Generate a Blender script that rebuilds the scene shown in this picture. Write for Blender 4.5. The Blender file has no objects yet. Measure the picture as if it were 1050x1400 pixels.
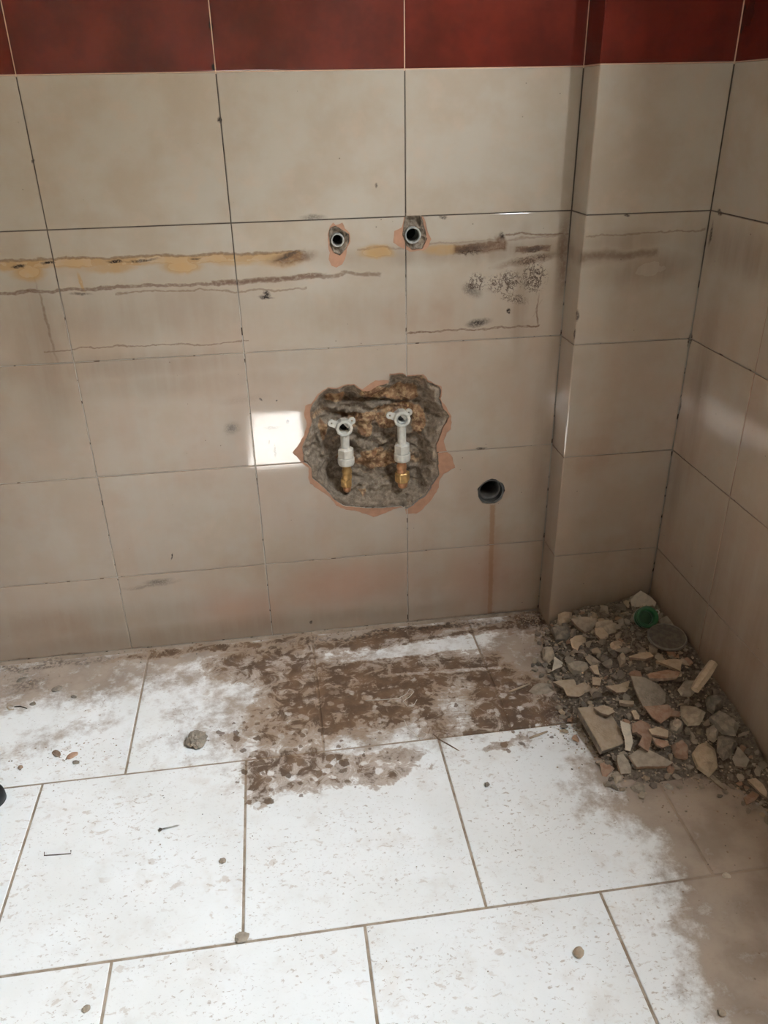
import bpy, bmesh, math, random
from mathutils import Vector, Matrix, noise as mnoise
from mathutils.geometry import tessellate_polygon
random.seed(11)
S = bpy.context.scene
COL = S.collection
# ------------------------------------------------------------------ camera
U = 0.335                       # width of one wall tile with its joint
CAMP = Vector((1.2046, -4.8087, 3.4301)) * U
PIT, YAW, ROLL, FPX = -0.475, 0.131, -0.0206, 1084.8
_fw = Vector((math.sin(YAW)*math.cos(PIT), math.cos(YAW)*math.cos(PIT), math.sin(PIT)))
_r = _fw.cross(Vector((0, 0, 1))).normalized(); _u = _r.cross(_fw)
_r2 = _r*math.cos(ROLL) + _u*math.sin(ROLL); _u2 = -_r*math.sin(ROLL) + _u*math.cos(ROLL)
cam_d = bpy.data.cameras.new('camera'); cam = bpy.data.objects.new('camera', cam_d); COL.objects.link(cam)
cam_d.sensor_fit = 'HORIZONTAL'; cam_d.sensor_width = 36; cam_d.lens = 36*FPX/1050; cam_d.clip_start = 0.02
cam.matrix_world = Matrix(((_r2.x, _u2.x, -_fw.x, CAMP.x), (_r2.y, _u2.y, -_fw.y, CAMP.y), (_r2.z, _u2.z, -_fw.z, CAMP.z), (0, 0, 0, 1)))
S.camera = cam
# ------------------------------------------------------------------ room measures
TH = 0.7485*U; Z1 = 3.5949*U; DP = 0.2357*U; XP = 3*U; XR = 3.7515*U
XL = -3*U; YR = -2.75; ZC = 2.5
NX = 0.12; XN = XR+NX; YN = -0.80                   # unseen step in the right wall, added to bring window light to the heap
WY0, WY1, WZ0, WZ1 = -1.595, -1.015, 1.81, 2.33     # window in the stepped-back stretch of the right wall
# ------------------------------------------------------------------ world, sun, window light, exposure
w = bpy.data.worlds.new('sky'); S.world = w; w.use_nodes = True
_nt = w.node_tree; _bg = _nt.nodes['Background']     # plain overcast dome: brighter towards the zenith, dark ground below the horizon
_tc = _nt.nodes.new('ShaderNodeTexCoord'); _sp = _nt.nodes.new('ShaderNodeSeparateXYZ'); _nt.links.new(_tc.outputs['Generated'], _sp.inputs[0])
_mr = _nt.nodes.new('ShaderNodeMapRange'); _nt.links.new(_sp.outputs[2], _mr.inputs[0]); _mr.inputs[1].default_value = 0; _mr.inputs[2].default_value = 1; _mr.inputs[3].default_value = 1/3; _mr.inputs[4].default_value = 1
_gt = _nt.nodes.new('ShaderNodeMath'); _gt.operation = 'GREATER_THAN'; _nt.links.new(_sp.outputs[2], _gt.inputs[0]); _gt.inputs[1].default_value = 0
_mu = _nt.nodes.new('ShaderNodeMath'); _mu.operation = 'MULTIPLY'; _nt.links.new(_mr.outputs[0], _mu.inputs[0]); _nt.links.new(_gt.outputs[0], _mu.inputs[1])
_m2 = _nt.nodes.new('ShaderNodeMath'); _m2.operation = 'MULTIPLY'; _nt.links.new(_mu.outputs[0], _m2.inputs[0]); _m2.inputs[1].default_value = 150.0
_bg.inputs[0].default_value = (0.86, 0.95, 1.02, 1); _nt.links.new(_m2.outputs[0], _bg.inputs[1])
sun_d = bpy.data.lights.new('sun', 'SUN'); sun = bpy.data.objects.new('sun', sun_d); COL.objects.link(sun)
sun_d.energy = 68; sun_d.angle = 0.0093; sun_d.color = (1, 0.97, 0.93)
SUN_T = 2.0
sun.rotation_euler = Vector((-1, 0, -SUN_T)).to_track_quat('-Z', 'Y').to_euler(); sun.location = (XN+1, -1.3, 3)
win_d = bpy.data.lights.new('window_daylight', 'AREA'); win = bpy.data.objects.new('window_daylight', win_d); COL.objects.link(win)
win_d.shape = 'RECTANGLE'; win_d.size = WZ1-WZ0; win_d.size_y = WY1-WY0; win_d.cycles.is_portal = True     # guides sky light through the opening
win.location = (XN+0.058, (WY0+WY1)/2, (WZ0+WZ1)/2); win.rotation_euler = (0, math.radians(90), 0)
S.view_settings.view_transform = 'Standard'; S.view_settings.look = 'None'; S.view_settings.gamma = 1
S.cycles.max_bounces = 7; S.cycles.diffuse_bounces = 4; S.cycles.glossy_bounces = 3
S.view_settings.use_curve_mapping = False; S.view_settings.exposure = 0.3
# ------------------------------------------------------------------ helpers
def ray(px, py): return (_fw*FPX + _r2*(px-525) - _u2*(py-700)).normalized()
def on_plane(px, py, co, no):
    d = ray(px, py); co = Vector(co); no = Vector(no)
    return CAMP + d*((co-CAMP).dot(no)/d.dot(no))
def wallp(px, py, y=0.0): p = on_plane(px, py, (0, y, 0), (0, 1, 0)); return (p.x, p.z)
def floorp(px, py, z=0.0): p = on_plane(px, py, (0, 0, z), (0, 0, 1)); return (p.x, p.y)
def lin(r, g, b):
    f = lambda c: ((c/255)/12.92 if c/255 <= .04045 else ((c/255+.055)/1.055)**2.4)
    return (f(r), f(g), f(b), 1)
def mesh_obj(name, verts, faces, mats, parent=None, fm=None, smooth=False):
    me = bpy.data.meshes.new(name); me.from_pydata([tuple(v) for v in verts], [], faces)
    for m in (mats if isinstance(mats, (list, tuple)) else [mats]): me.materials.append(m)
    if fm: me.polygons.foreach_set('material_index', fm)
    if smooth: me.polygons.foreach_set('use_smooth', [True]*len(me.polygons))
    me.update(); return link(name, me, parent)
def link(name, me, parent=None):
    o = bpy.data.objects.new(name, me); COL.objects.link(o); o.parent = parent; return o
def bm_obj(name, bm, mats, parent=None, smooth=False):
    me = bpy.data.meshes.new(name); bm.normal_update(); bm.to_mesh(me); bm.free()
    for m in (mats if isinstance(mats, (list, tuple)) else [mats]): me.materials.append(m)
    if smooth: me.polygons.foreach_set('use_smooth', [True]*len(me.polygons))
    return link(name, me, parent)
def struct(o): o['kind'] = 'structure'; return o
def tag(o, label, cat, group=None):
    o['label'] = label; o['category'] = cat
    if group: o['group'] = group
    return o
def empty(name, loc=(0, 0, 0), parent=None):
    o = bpy.data.objects.new(name, None); COL.objects.link(o); o.location = loc; o.empty_display_size = .02; o.parent = parent; return o
def box(bm, x0, x1, y0, y1, z0, z1):
    v = [bm.verts.new((x, y, z)) for z in (z0, z1) for y in (y0, y1) for x in (x0, x1)]
    for f in ((0, 2, 3, 1), (4, 5, 7, 6), (0, 1, 5, 4), (2, 6, 7, 3), (0, 4, 6, 2), (1, 3, 7, 5)): bm.faces.new([v[i] for i in f])
def box_obj(name, a, b, mats, parent=None):
    bm = bmesh.new(); box(bm, a[0], b[0], a[1], b[1], a[2], b[2]); return bm_obj(name, bm, mats, parent)
def lathe(bm, prof, mat, n=24, closed=False):
    """prof: (radius, height) along local z, mat: 4x4 to place it"""
    rings = []
    for r, h in prof:
        rings.append([bm.verts.new(mat @ Vector((r*math.cos(2*math.pi*k/n), r*math.sin(2*math.pi*k/n), h))) for k in range(n)])
    L = list(zip(rings, rings[1:])) + ([(rings[-1], rings[0])] if closed else [])
    for a, b in L:
        for k in range(n): bm.faces.new((a[k], a[(k+1) % n], b[(k+1) % n], b[k]))
    if not closed:
        for rg, (r, h) in ((rings[0], prof[0]), (rings[-1], prof[-1])):
            if r > 1e-5: bm.faces.new(rg if rg is rings[-1] else rg[::-1])
    bmesh.ops.recalc_face_normals(bm, faces=bm.faces)
def tube_path(bm, pts, rad, n=8):
    rings = []
    for i, p in enumerate(pts):
        p = Vector(p); a = Vector(pts[max(i-1, 0)]); b = Vector(pts[min(i+1, len(pts)-1)])
        t = (b-a).normalized(); s = t.cross(Vector((0.13, 0.31, 1))).normalized(); q = t.cross(s)
        r = rad[i] if isinstance(rad, (list, tuple)) else rad
        rings.append([bm.verts.new(p + (s*math.cos(2*math.pi*k/n) + q*math.sin(2*math.pi*k/n))*r) for k in range(n)])
    for a, b in zip(rings, rings[1:]):
        for k in range(n): bm.faces.new((a[k], a[(k+1) % n], b[(k+1) % n], b[k]))
    bm.faces.new(rings[0][::-1]); bm.faces.new(rings[-1]); bmesh.ops.recalc_face_normals(bm, faces=bm.faces)
def jag(poly, step, amp, seed=0):
    """subdivide a closed 2D outline and roughen it"""
    out = []
    for i, a in enumerate(poly):
        b = poly[(i+1) % len(poly)]; L = math.dist(a, b); n = max(1, int(L/step))
        for k in range(n):
            t = k/n; x = a[0]+(b[0]-a[0])*t; z = a[1]+(b[1]-a[1])*t
            if k: x += random.uniform(-amp, amp); z += random.uniform(-amp, amp)
            out.append((x, z))
    return out
def prism_xz(poly, y0, y1):
    n = len(poly); bm = bmesh.new()
    a = [bm.verts.new((x, y0, z)) for x, z in poly]; b = [bm.verts.new((x, y1, z)) for x, z in poly]
    tris = tessellate_polygon([[Vector((x, z, 0)) for x, z in poly]])
    for t in tris:
        bm.faces.new([a[i] for i in t]); bm.faces.new([b[i] for i in t][::-1])
    for i in range(n): bm.faces.new((a[i], a[(i+1) % n], b[(i+1) % n], b[i]))
    bmesh.ops.recalc_face_normals(bm, faces=bm.faces)
    me = bpy.data.meshes.new('cut'); bm.to_mesh(me); bm.free(); return me
def cut(me, cutters, matrix=None):
    """boolean difference of world-space cutter meshes, result as a new mesh"""
    o = bpy.data.objects.new('tmp', me); COL.objects.link(o)
    if matrix is not None: o.matrix_world = matrix
    cs = []
    for c in cutters:
        co = bpy.data.objects.new('tmpc', c); COL.objects.link(co); cs.append(co)
        md = o.modifiers.new('b', 'BOOLEAN'); md.operation = 'DIFFERENCE'; md.object = co; md.solver = 'EXACT'
    bpy.context.view_layer.update()
    dg = bpy.context.evaluated_depsgraph_get()
    res = bpy.data.meshes.new_from_object(o.evaluated_get(dg))
    for x in cs+[o]: bpy.data.objects.remove(x)
    return res
# ------------------------------------------------------------------ node builder
class NB:
    def __init__(s, name):
        s.mat = bpy.data.materials.new(name); s.mat.use_nodes = True; s.nt = s.mat.node_tree; s.n = s.nt.nodes
        s.bsdf = s.n['Principled BSDF']; s.region = None; s.margin = .03
    def far(s, c, r, rot):
        # a stain that cannot reach the region this material covers is left out of it
        if s.region is None: return False
        R = s.region; e = s.margin
        ca, sa = abs(math.cos(rot)), abs(math.sin(rot)); hx = (r[0]*ca+r[1]*sa)*1.7+e; hy = (r[0]*sa+r[1]*ca)*1.7+e
        return c[0]+hx < R[0] or c[0]-hx > R[1] or c[1]+hy < R[2] or c[1]-hy > R[3]
    def put(s, sock, v):
        if hasattr(v, 'links'): s.nt.links.new(v, sock)
        elif v is not None:
            if isinstance(v, (tuple, list)) and len(v) == 3 and sock.type == 'RGBA': v = (*v, 1)
            sock.default_value = v
    def m(s, op, a, b=None, c=None, clamp=False):
        n = s.n.new('ShaderNodeMath'); n.operation = op; n.use_clamp = clamp
        for i, v in enumerate((a, b, c)): s.put(n.inputs[i], v)
        return n.outputs[0]
    def v(s, op, a, b=None, out=0):
        n = s.n.new('ShaderNodeVectorMath'); n.operation = op; s.put(n.inputs[0], a)
        if op == 'SCALE': s.put(n.inputs[3], b)
        else: s.put(n.inputs[1], b)
        return n.outputs['Value'] if op in ('LENGTH', 'DOT_PRODUCT', 'DISTANCE') else n.outputs[0]
    def xyz(s, x=0.0, y=0.0, z=0.0):
        n = s.n.new('ShaderNodeCombineXYZ'); s.put(n.inputs[0], x); s.put(n.inputs[1], y); s.put(n.inputs[2], z); return n.outputs[0]
    def sep(s, v):
        n = s.n.new('ShaderNodeSeparateXYZ'); s.put(n.inputs[0], v); return n.outputs
    def pos(s): return s.n.new('ShaderNodeNewGeometry').outputs['Position']
    def obj(s): return s.n.new('ShaderNodeTexCoord').outputs['Object']
    def rnd(s): return s.n.new('ShaderNodeObjectInfo').outputs['Random']
    def noise(s, vec, scale, detail=3, rough=.55, dist=0, col=False):
        n = s.n.new('ShaderNodeTexNoise'); s.put(n.inputs['Vector'], vec); n.inputs['Scale'].default_value = scale
        n.inputs['Detail'].default_value = detail; n.inputs['Roughness'].default_value = rough; n.inputs['Distortion'].default_value = dist
        return n.outputs['Color' if col else 'Fac']
    def voro(s, vec, scale, feat='F1', out='Distance', rand=1):
        n = s.n.new('ShaderNodeTexVoronoi'); s.put(n.inputs['Vector'], vec); n.inputs['Scale'].default_value = scale; n.feature = feat
        n.inputs['Randomness'].default_value = rand
        return n.outputs[out]
    def ss(s, v, a, b, lo=0.0, hi=1.0):
        n = s.n.new('ShaderNodeMapRange'); n.interpolation_type = 'SMOOTHSTEP'; s.put(n.inputs[0], v)
        n.inputs[1].default_value = a; n.inputs[2].default_value = b; n.inputs[3].default_value = lo; n.inputs[4].default_value = hi
        return n.outputs[0]
    def mix(s, f, a, b, mode='MIX'):
        n = s.n.new('ShaderNodeMix'); n.data_type = 'RGBA'; n.blend_type = mode; s.put(n.inputs[0], f); s.put(n.inputs[6], a); s.put(n.inputs[7], b)
        return n.outputs[2]
    def bump(s, h, strength=.3, dist=.001):
        n = s.n.new('ShaderNodeBump'); s.put(n.inputs['Height'], h); n.inputs['Strength'].default_value = strength; n.inputs['Distance'].default_value = dist
        s.nt.links.new(n.outputs[0], s.bsdf.inputs['Normal'])
    def ell(s, P, c, r, rot=0.0, soft=.5, k=1.0):
        """soft-edged ellipse in the plane of P (x,y); c centre, r half sizes"""
        if s.far(c, r, rot): return None
        d = s.v('SUBTRACT', P, (c[0], c[1], 0))
        if rot:
            n = s.n.new('ShaderNodeVectorRotate'); n.rotation_type = 'Z_AXIS'; s.put(n.inputs['Vector'], d); n.inputs['Angle'].default_value = -rot; d = n.outputs[0]
        L = s.v('LENGTH', s.v('MULTIPLY', d, (1/r[0], 1/r[1], 0)))
        return s.ss(L, 1-soft, 1+soft*.6, k, 0.0)
    def bx(s, P, c, r, rot=0.0, soft=.3, k=1.0):
        if s.far(c, r, rot): return None
        d = s.v('SUBTRACT', P, (c[0], c[1], 0))
        if rot:
            n = s.n.new('ShaderNodeVectorRotate'); n.rotation_type = 'Z_AXIS'; s.put(n.inputs['Vector'], d); n.inputs['Angle'].default_value = -rot; d = n.outputs[0]
        o = s.sep(s.v('ABSOLUTE', s.v('MULTIPLY', d, (1/r[0], 1/r[1], 0))))
        return s.ss(s.m('MAXIMUM', s.m('ADD', s.m('MULTIPLY', s.m('SUBTRACT', o[0], 1.0), r[0]/r[1]), 1.0) if r[0] > r[1] else o[0],
                        o[1] if r[0] > r[1] else s.m('ADD', s.m('MULTIPLY', s.m('SUBTRACT', o[1], 1.0), r[1]/r[0]), 1.0)), 1-soft, 1+soft, k, 0.0)
    def mx(s, L):
        L = [q for q in L if q is not None]
        if not L: return 0.0
        r = L[0]
        for q in L[1:]: r = s.m('MAXIMUM', r, q)
        return r
    def set(s, color=None, rough=None, metal=None, spec=None):
        for k, v in (('Base Color', color), ('Roughness', rough), ('Metallic', metal), ('Specular IOR Level', spec)):
            if v is not None: s.put(s.bsdf.inputs[k], v)
        return s.mat
def plain(name, col, rough=.6, metal=0, nscale=60, var=.25, bump=.3, bd=.001):
    b = NB(name); o = b.obj(); f = b.noise(o, nscale, 4)
    dark = tuple(c*(1-var) for c in col[:3]); lite = tuple(min(1, c*(1+var*.6)) for c in col[:3])
    b.set(b.mix(b.ss(f, .3, .7), dark, lite), rough, metal); b.bump(f, bump, bd); return b.mat
# ------------------------------------------------------------------ wall tile material: unfolded coordinate u = x - y, v = z
def uv_of(px, py, wall='back'):
    if wall == 'back': return wallp(px, py)
    if wall == 'pil': x, z = wallp(px, py, -DP); return (x+DP, z)
    p = on_plane(px, py, (XR, 0, 0), (1, 0, 0)); return (XR-p.y, p.z)
def tile_material(name, red=False, region=None):
    b = NB(name); b.region = region; p = b.sep(b.pos())
    u = b.m('SUBTRACT', p[0], p[1]); P0 = b.xyz(u, p[2], 0)
    r = b.rnd()
    Pr = b.v('ADD', P0, b.xyz(b.m('MULTIPLY', r, 13.0), b.m('MULTIPLY', r, 7.0), r))
    n1 = b.noise(Pr, 9, 4, .6); n2 = b.noise(Pr, 24, 3, .6); n3 = b.noise(P0, 140, 2)
    if red:
        c = b.mix(b.ss(n1, .3, .7), lin(98, 36, 27), lin(76, 28, 21))
        c = b.mix(b.ss(n2, .5, .8, 0, .4), c, lin(70, 34, 30))
        c = b.mix(b.mx([b.ell(P0, wallp(288, 35), (.004, .008), 0, .5), b.ell(P0, wallp(291.5, 92), (.004, .006), 0, .5)]), c, lin(30, 20, 16))
        b.set(c, .12); return b.mat
    c = b.mix(b.ss(n1, .35, .68), lin(165, 154, 140), lin(160, 145, 128))
    c = b.mix(b.ss(n2, .52, .72, 0, .45), c, lin(172, 152, 134))
    # pinkish-brown grime film of the lower wall
    wn = b.noise(P0, 14, 3, .6, col=True); wv = b.v('SCALE', b.v('SUBTRACT', wn, (.5, .5, .5)), .022)
    wn2 = b.noise(P0, 75, 3, .6, col=True); wv2 = b.v('SCALE', b.v('SUBTRACT', wn2, (.5, .5, .5)), .007)
    P = b.v('ADD', b.v('ADD', P0, wv), wv2); Ps = b.v('ADD', P0, wv2)
    streak = b.noise(b.v('MULTIPLY', P0, (26, 3.0, 0)), 1, 3, .6)
    zl = wallp(300, 400)[1]
    g = b.m('MULTIPLY', b.ss(p[2], zl+.04, zl-.10), b.ss(b.noise(P0, 5, 4, .6), .25, .75, .25, 1.0))
    c = b.mix(b.m('MULTIPLY', g, b.ss(streak, .3, .7, .45, .8)), c, lin(162, 139, 121))
    c = b.mix(b.m('MULTIPLY', g, b.ss(b.noise(P0, 7.3, 4, .6), .5, .75, 0, .5)), c, lin(148, 121, 101))
    def E(px, py, rx, ry, rot=0, soft=.5, k=1., wall='back', PP=P): return b.ell(PP, uv_of(px, py, wall), (rx, ry), rot, soft, k)
    def H(x0, x1, py0, py1, th, soft=.35, k=1., wall='back', PP=P):
        a = uv_of(x0, py0, wall); q = uv_of(x1, py1, wall)
        return b.bx(PP, ((a[0]+q[0])/2, (a[1]+q[1])/2), (abs(q[0]-a[0])/2, th), math.atan2(q[1]-a[1], q[0]-a[0]) if q[0] > a[0] else 0, soft, k)
    fine = b.ss(n3, .3, .55, .62, 1.)
    # soft grey-brown grime
    grime = b.mx([E(890, 368, .10, .035, .12, .8, .75, 'pil'), E(860, 330, .10, .02, 0, .8, .5, 'pil'), E(800, 352, .2, .016, .02, .7, .6, 'pil'),
                  E(1010, 345, .20, .045, 0, .8, .6, 'side'), E(955, 540, .035, .20, 0, .9, .65, 'side'), E(940, 640, .03, .2, 0, .9, .45, 'pil'),
                  E(712, 400, .018, .13, 0, .8, .55), E(735, 640, .02, .3, 0, .8, .35), E(200, 500, .30, .03, 0, .9, .5), E(60, 480, .05, .16, 0, .9, .55),
                  E(640, 345, .30, .022, 0, .8, .6), E(200, 430, .35, .05, 0, .9, .35), E(450, 430, .3, .05, 0, .9, .25), E(250, 525, .25, .03, 0, .8, .35), E(90, 850, .4, .04, 0, .9, .3), E(300, 860, .5, .03, 0, .9, .4), E(860, 830, .2, .08, 0, .9, .5, 'pil'), E(1000, 880, .3, .22, 0, .9, .45, 'side')])
    c = b.mix(b.m('MULTIPLY', grime, b.ss(streak, .25, .7, .5, 1.)), c, lin(120, 101, 82))
    # reddish tints low on the wall, rust run below the drain
    rust = b.mx([E(470, 800, .16, .06, 0, .9, .28), E(660, 790, .10, .09, 0, .9, .22), E(330, 830, .12, .05, 0, .9, .2)])
    c = b.mix(rust, c, lin(180, 112, 84))
    a0 = wallp(675, 690); a1 = wallp(668, 842)
    run = b.bx(Ps, ((a0[0]+a1[0])/2, (a0[1]+a1[1])/2), (.0062, (a0[1]-a1[1])/2), 0.02, .6, .58)
    run = b.mx([run, b.bx(P, ((a0[0]+a1[0])/2, (a0[1]+a1[1])/2-.03), (.016, (a0[1]-a1[1])/2-.03), 0, .8, .22)])
    c = b.mix(run, c, lin(136, 92, 56))
    # old basin outline: ochre sealant stain with brown edge lines
    ochre = b.mx([H(-90, 415, 366, 349, .0085, .45, .75), E(40, 372, .03, .016, 0, .5, .8), E(150, 366, .05, .011, 0, .5, .7), E(250, 364, .04, .013, 0, .5, .8), E(330, 356, .06, .010, 0, .6, .6), E(515, 346, .037, .014, -.05, .4, .8), E(610, 343, .05, .010, 0, .5, .7), E(110, 385, .004, .02, .3, .6, .7), E(385, 355, .05, .014, 0, .5, .6)])
    c = b.mix(b.m('MULTIPLY', ochre, b.ss(n2, .2, .6, .5, 1)), c, lin(164, 126, 74))
    brown = b.mx([H(-90, 300, 402, 389, .0028, .6, .8), H(290, 432, 388, 378, .0042, .6, .9), H(428, 472, 380, 374, .004, .5, .6), H(465, 521, 373, 376, .0035, .6, .6), H(-90, 420, 359, 343, .0022, .6, .55), H(490, 780, 342, 322, .0018, .8, .35),
                  E(400, 352, .045, .012, .1, .6, .8), E(430, 378, .02, .006, .2, .5, .8), H(620, 690, 343, 336, .009, .5, .8), H(703, 752, 342, 341, .0055, .5, .85), E(683, 332, .012, .016, .4, .6, .8), E(725, 356, .07, .008, .12, .7, .6), H(690, 778, 320, 322, .0018, .8, .7),
                  H(160, 420, 402, 394, .0016, .8, .5), H(60, 340, 480, 467, .0013, .8, .6), H(556, 736, 455, 444, .0018, .6, .75), H(735, 736, 420, 420.5, .02, .9, .2), E(735, 425, .0022, .032, 0, .6, .75), E(770, 350, .012, .08, 0, .8, .6), H(800, 965, 325, 314, .0015, .8, .45, 'pil'), H(790, 900, 352, 346, .006, .8, .5, 'pil'), E(63, 440, .003, .075, .05, .7, .5),
                  E(175, 888, .03, .006, 0, .6, .7), E(60, 900, .15, .006, 0, .8, .6), E(560, 853, .45, .008, .02, .8, .7), E(725, 842, .06, .02, .3, .7, .8)])
    c = b.mix(b.m('MULTIPLY', brown, fine), c, lin(92, 62, 40))
    # black mould and soot specks
    blk = b.mx([E(157, 356, .017, .0032, 0, .6), E(195, 356, .03, .0026, 0, .7, .8), E(25, 363, .012, .003, 0, .6), E(66, 359, .013, .003, 0, .6), E(364, 402, .008, .008, 0, .7), E(362, 405, .015, .004, 0, .7), E(395, 349, .03, .004, .3, .7, .8), E(268, 352, .01, .002, 0, .6, .7),
                E(655, 440, .025, .008, .1, .8, .85), E(696, 422, .005, .006, 0, .5, 1), E(640, 343, .03, .009, .05, .8, .6), E(728, 342, .02, .005, 0, .8, .7), E(318, 586, .015, .014, .3, .9, .6), E(215, 795, .03, .008, .1, .9, .6), E(205, 800, .06, .005, .1, .9, .4), E(330, 545, .06, .008, 0, .9, .15), E(235, 762, .0016, .009, -.3, .5, .9), E(660, 613, .012, .003, .1, .7, .8), E(425, 851, .004, .004, 0, .5, .8), E(357, 547, .005, .003, -.5, .5, .8), E(378, 550, .002, .002, 0, .5, .8), E(393, 577, .0042, .0042, 0, .4, 1), E(514, 252, .003, .005, 0, .6, .7), E(645, 396, .02, .012, -.6, .9, .6), E(300, 161, .004, .006, 0, .5), E(45, 221, .003, .003, 0, .5), E(789, 432, .006, .012, 0, .5, .8, 'pil'), E(784, 458, .005, .012, 0, .5, .8, 'pil'), E(984, 292, .010, .005, 0, .5, .8, 'side'), E(858, 294, .006, .003, 0, .5, .8, 'pil'), E(972, 320, .005, .02, 0, .7, .8, 'side'), E(945, 466, .006, .014, 0, .6, .9, 'pil'), E(930, 560, .005, .02, 0, .7, .7, 'pil'), E(376, 616, .003, .016, 0, .6, .6), E(372, 585, .018, .003, 0, .7, .5), E(367, 604, .002, .006, 0, .6, .6), E(604, 296, .008, .004, 0, .5, .7), E(428, 299, .022, .005, 0, .8, .5), E(110, 402, .02, .003, 0, .7, .6), E(685, 322, .006, .008, 0, .7, .9)])
    speck = b.ss(b.noise(P0, 260, 3, .7), .34, .54, .35, 1.)
    c = b.mix(b.m('MULTIPLY', blk, speck, clamp=True), c, lin(38, 30, 26))
    # branching mould where the basin bracket was
    mould = b.mx([E(652, 384, .022, .022, -.5, .7, .9), E(690, 385, .05, .024, .1, .8, .8), E(730, 380, .03, .035, .4, .7, .95), E(700, 405, .05, .014, -.3, .8, .6), E(725, 356, .05, .012, .1, .8, .7), E(640, 345, .03, .011, .05, .8, .8), E(730, 342, .022, .007, 0, .8, .8)])
    rid = b.m('ABSOLUTE', b.m('SUBTRACT', b.noise(P0, 60, 5, .75, .2), .5))
    mk2 = b.m('MULTIPLY', b.ss(b.m('SUBTRACT', rid, b.m('MULTIPLY', mould, .075)), 0.0, -.045), b.ss(mould, .1, .5))
    c = b.mix(b.m('MULTIPLY', mk2, b.ss(n3, .3, .6, .55, .95)), c, lin(66, 50, 40))
    # sparse small dark ticks and a few pale scratches
    tick = b.m('MULTIPLY', b.ss(b.voro(P0, 34), .055, .03), b.ss(b.noise(P0, 6, 2), .5, .6))
    c = b.mix(b.m('MULTIPLY', tick, .7), c, lin(82, 66, 52))
    sc = b.m('MULTIPLY', b.ss(b.noise(b.v('MULTIPLY', P0, (120, 16, 1)), 1, 2), .74, .80), b.ss(b.noise(P0, 8, 2), .5, .65))
    c = b.mix(b.m('MULTIPLY', sc, .22), c, lin(200, 192, 180))
    dirt = b.m('MAXIMUM', b.m('MAXIMUM', grime, brown), ochre)
    b.set(c, b.m('ADD', b.ss(n1, .3, .7, .03, .07), b.m('MULTIPLY', dirt, .3)))
    return b.mat
M = {}
BIG = 9.0
def cream(v0, v1, u0=-BIG, u1=BIG): return tile_material('cream_glaze', False, (u0, u1, v0, v1))
M['red'] = tile_material('red_glaze', True)
M['bisque'] = plain('terracotta_bisque', lin(158, 117, 92), .9, nscale=60, var=.12)
def grout_mat():
    b = NB('grout'); p = b.sep(b.pos()); P0 = b.xyz(b.m('SUBTRACT', p[0], p[1]), p[2], 0)
    f = b.noise(P0, 6, 3); zl = wallp(300, 400)[1]; zr = Z1
    k = b.m('MULTIPLY', b.ss(p[2], zl+.06, zl-.06), b.ss(p[0], 1.0, 0.4, .55, 1.0))
    c = b.mix(b.m('MULTIPLY', k, b.ss(f, .35, .6, .75, 1)), lin(76, 68, 58), lin(186, 178, 166))
    c = b.mix(b.ss(b.noise(P0, 40, 2), .58, .66), c, lin(58, 46, 36))
    c = b.mix(b.ss(p[2], zr-.004, zr-.002), c, lin(206, 172, 144))
    b.set(c, .9); b.bump(b.noise(b.pos(), 500, 2), .5, .0006); return b.mat
M['grout'] = grout_mat()
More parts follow.
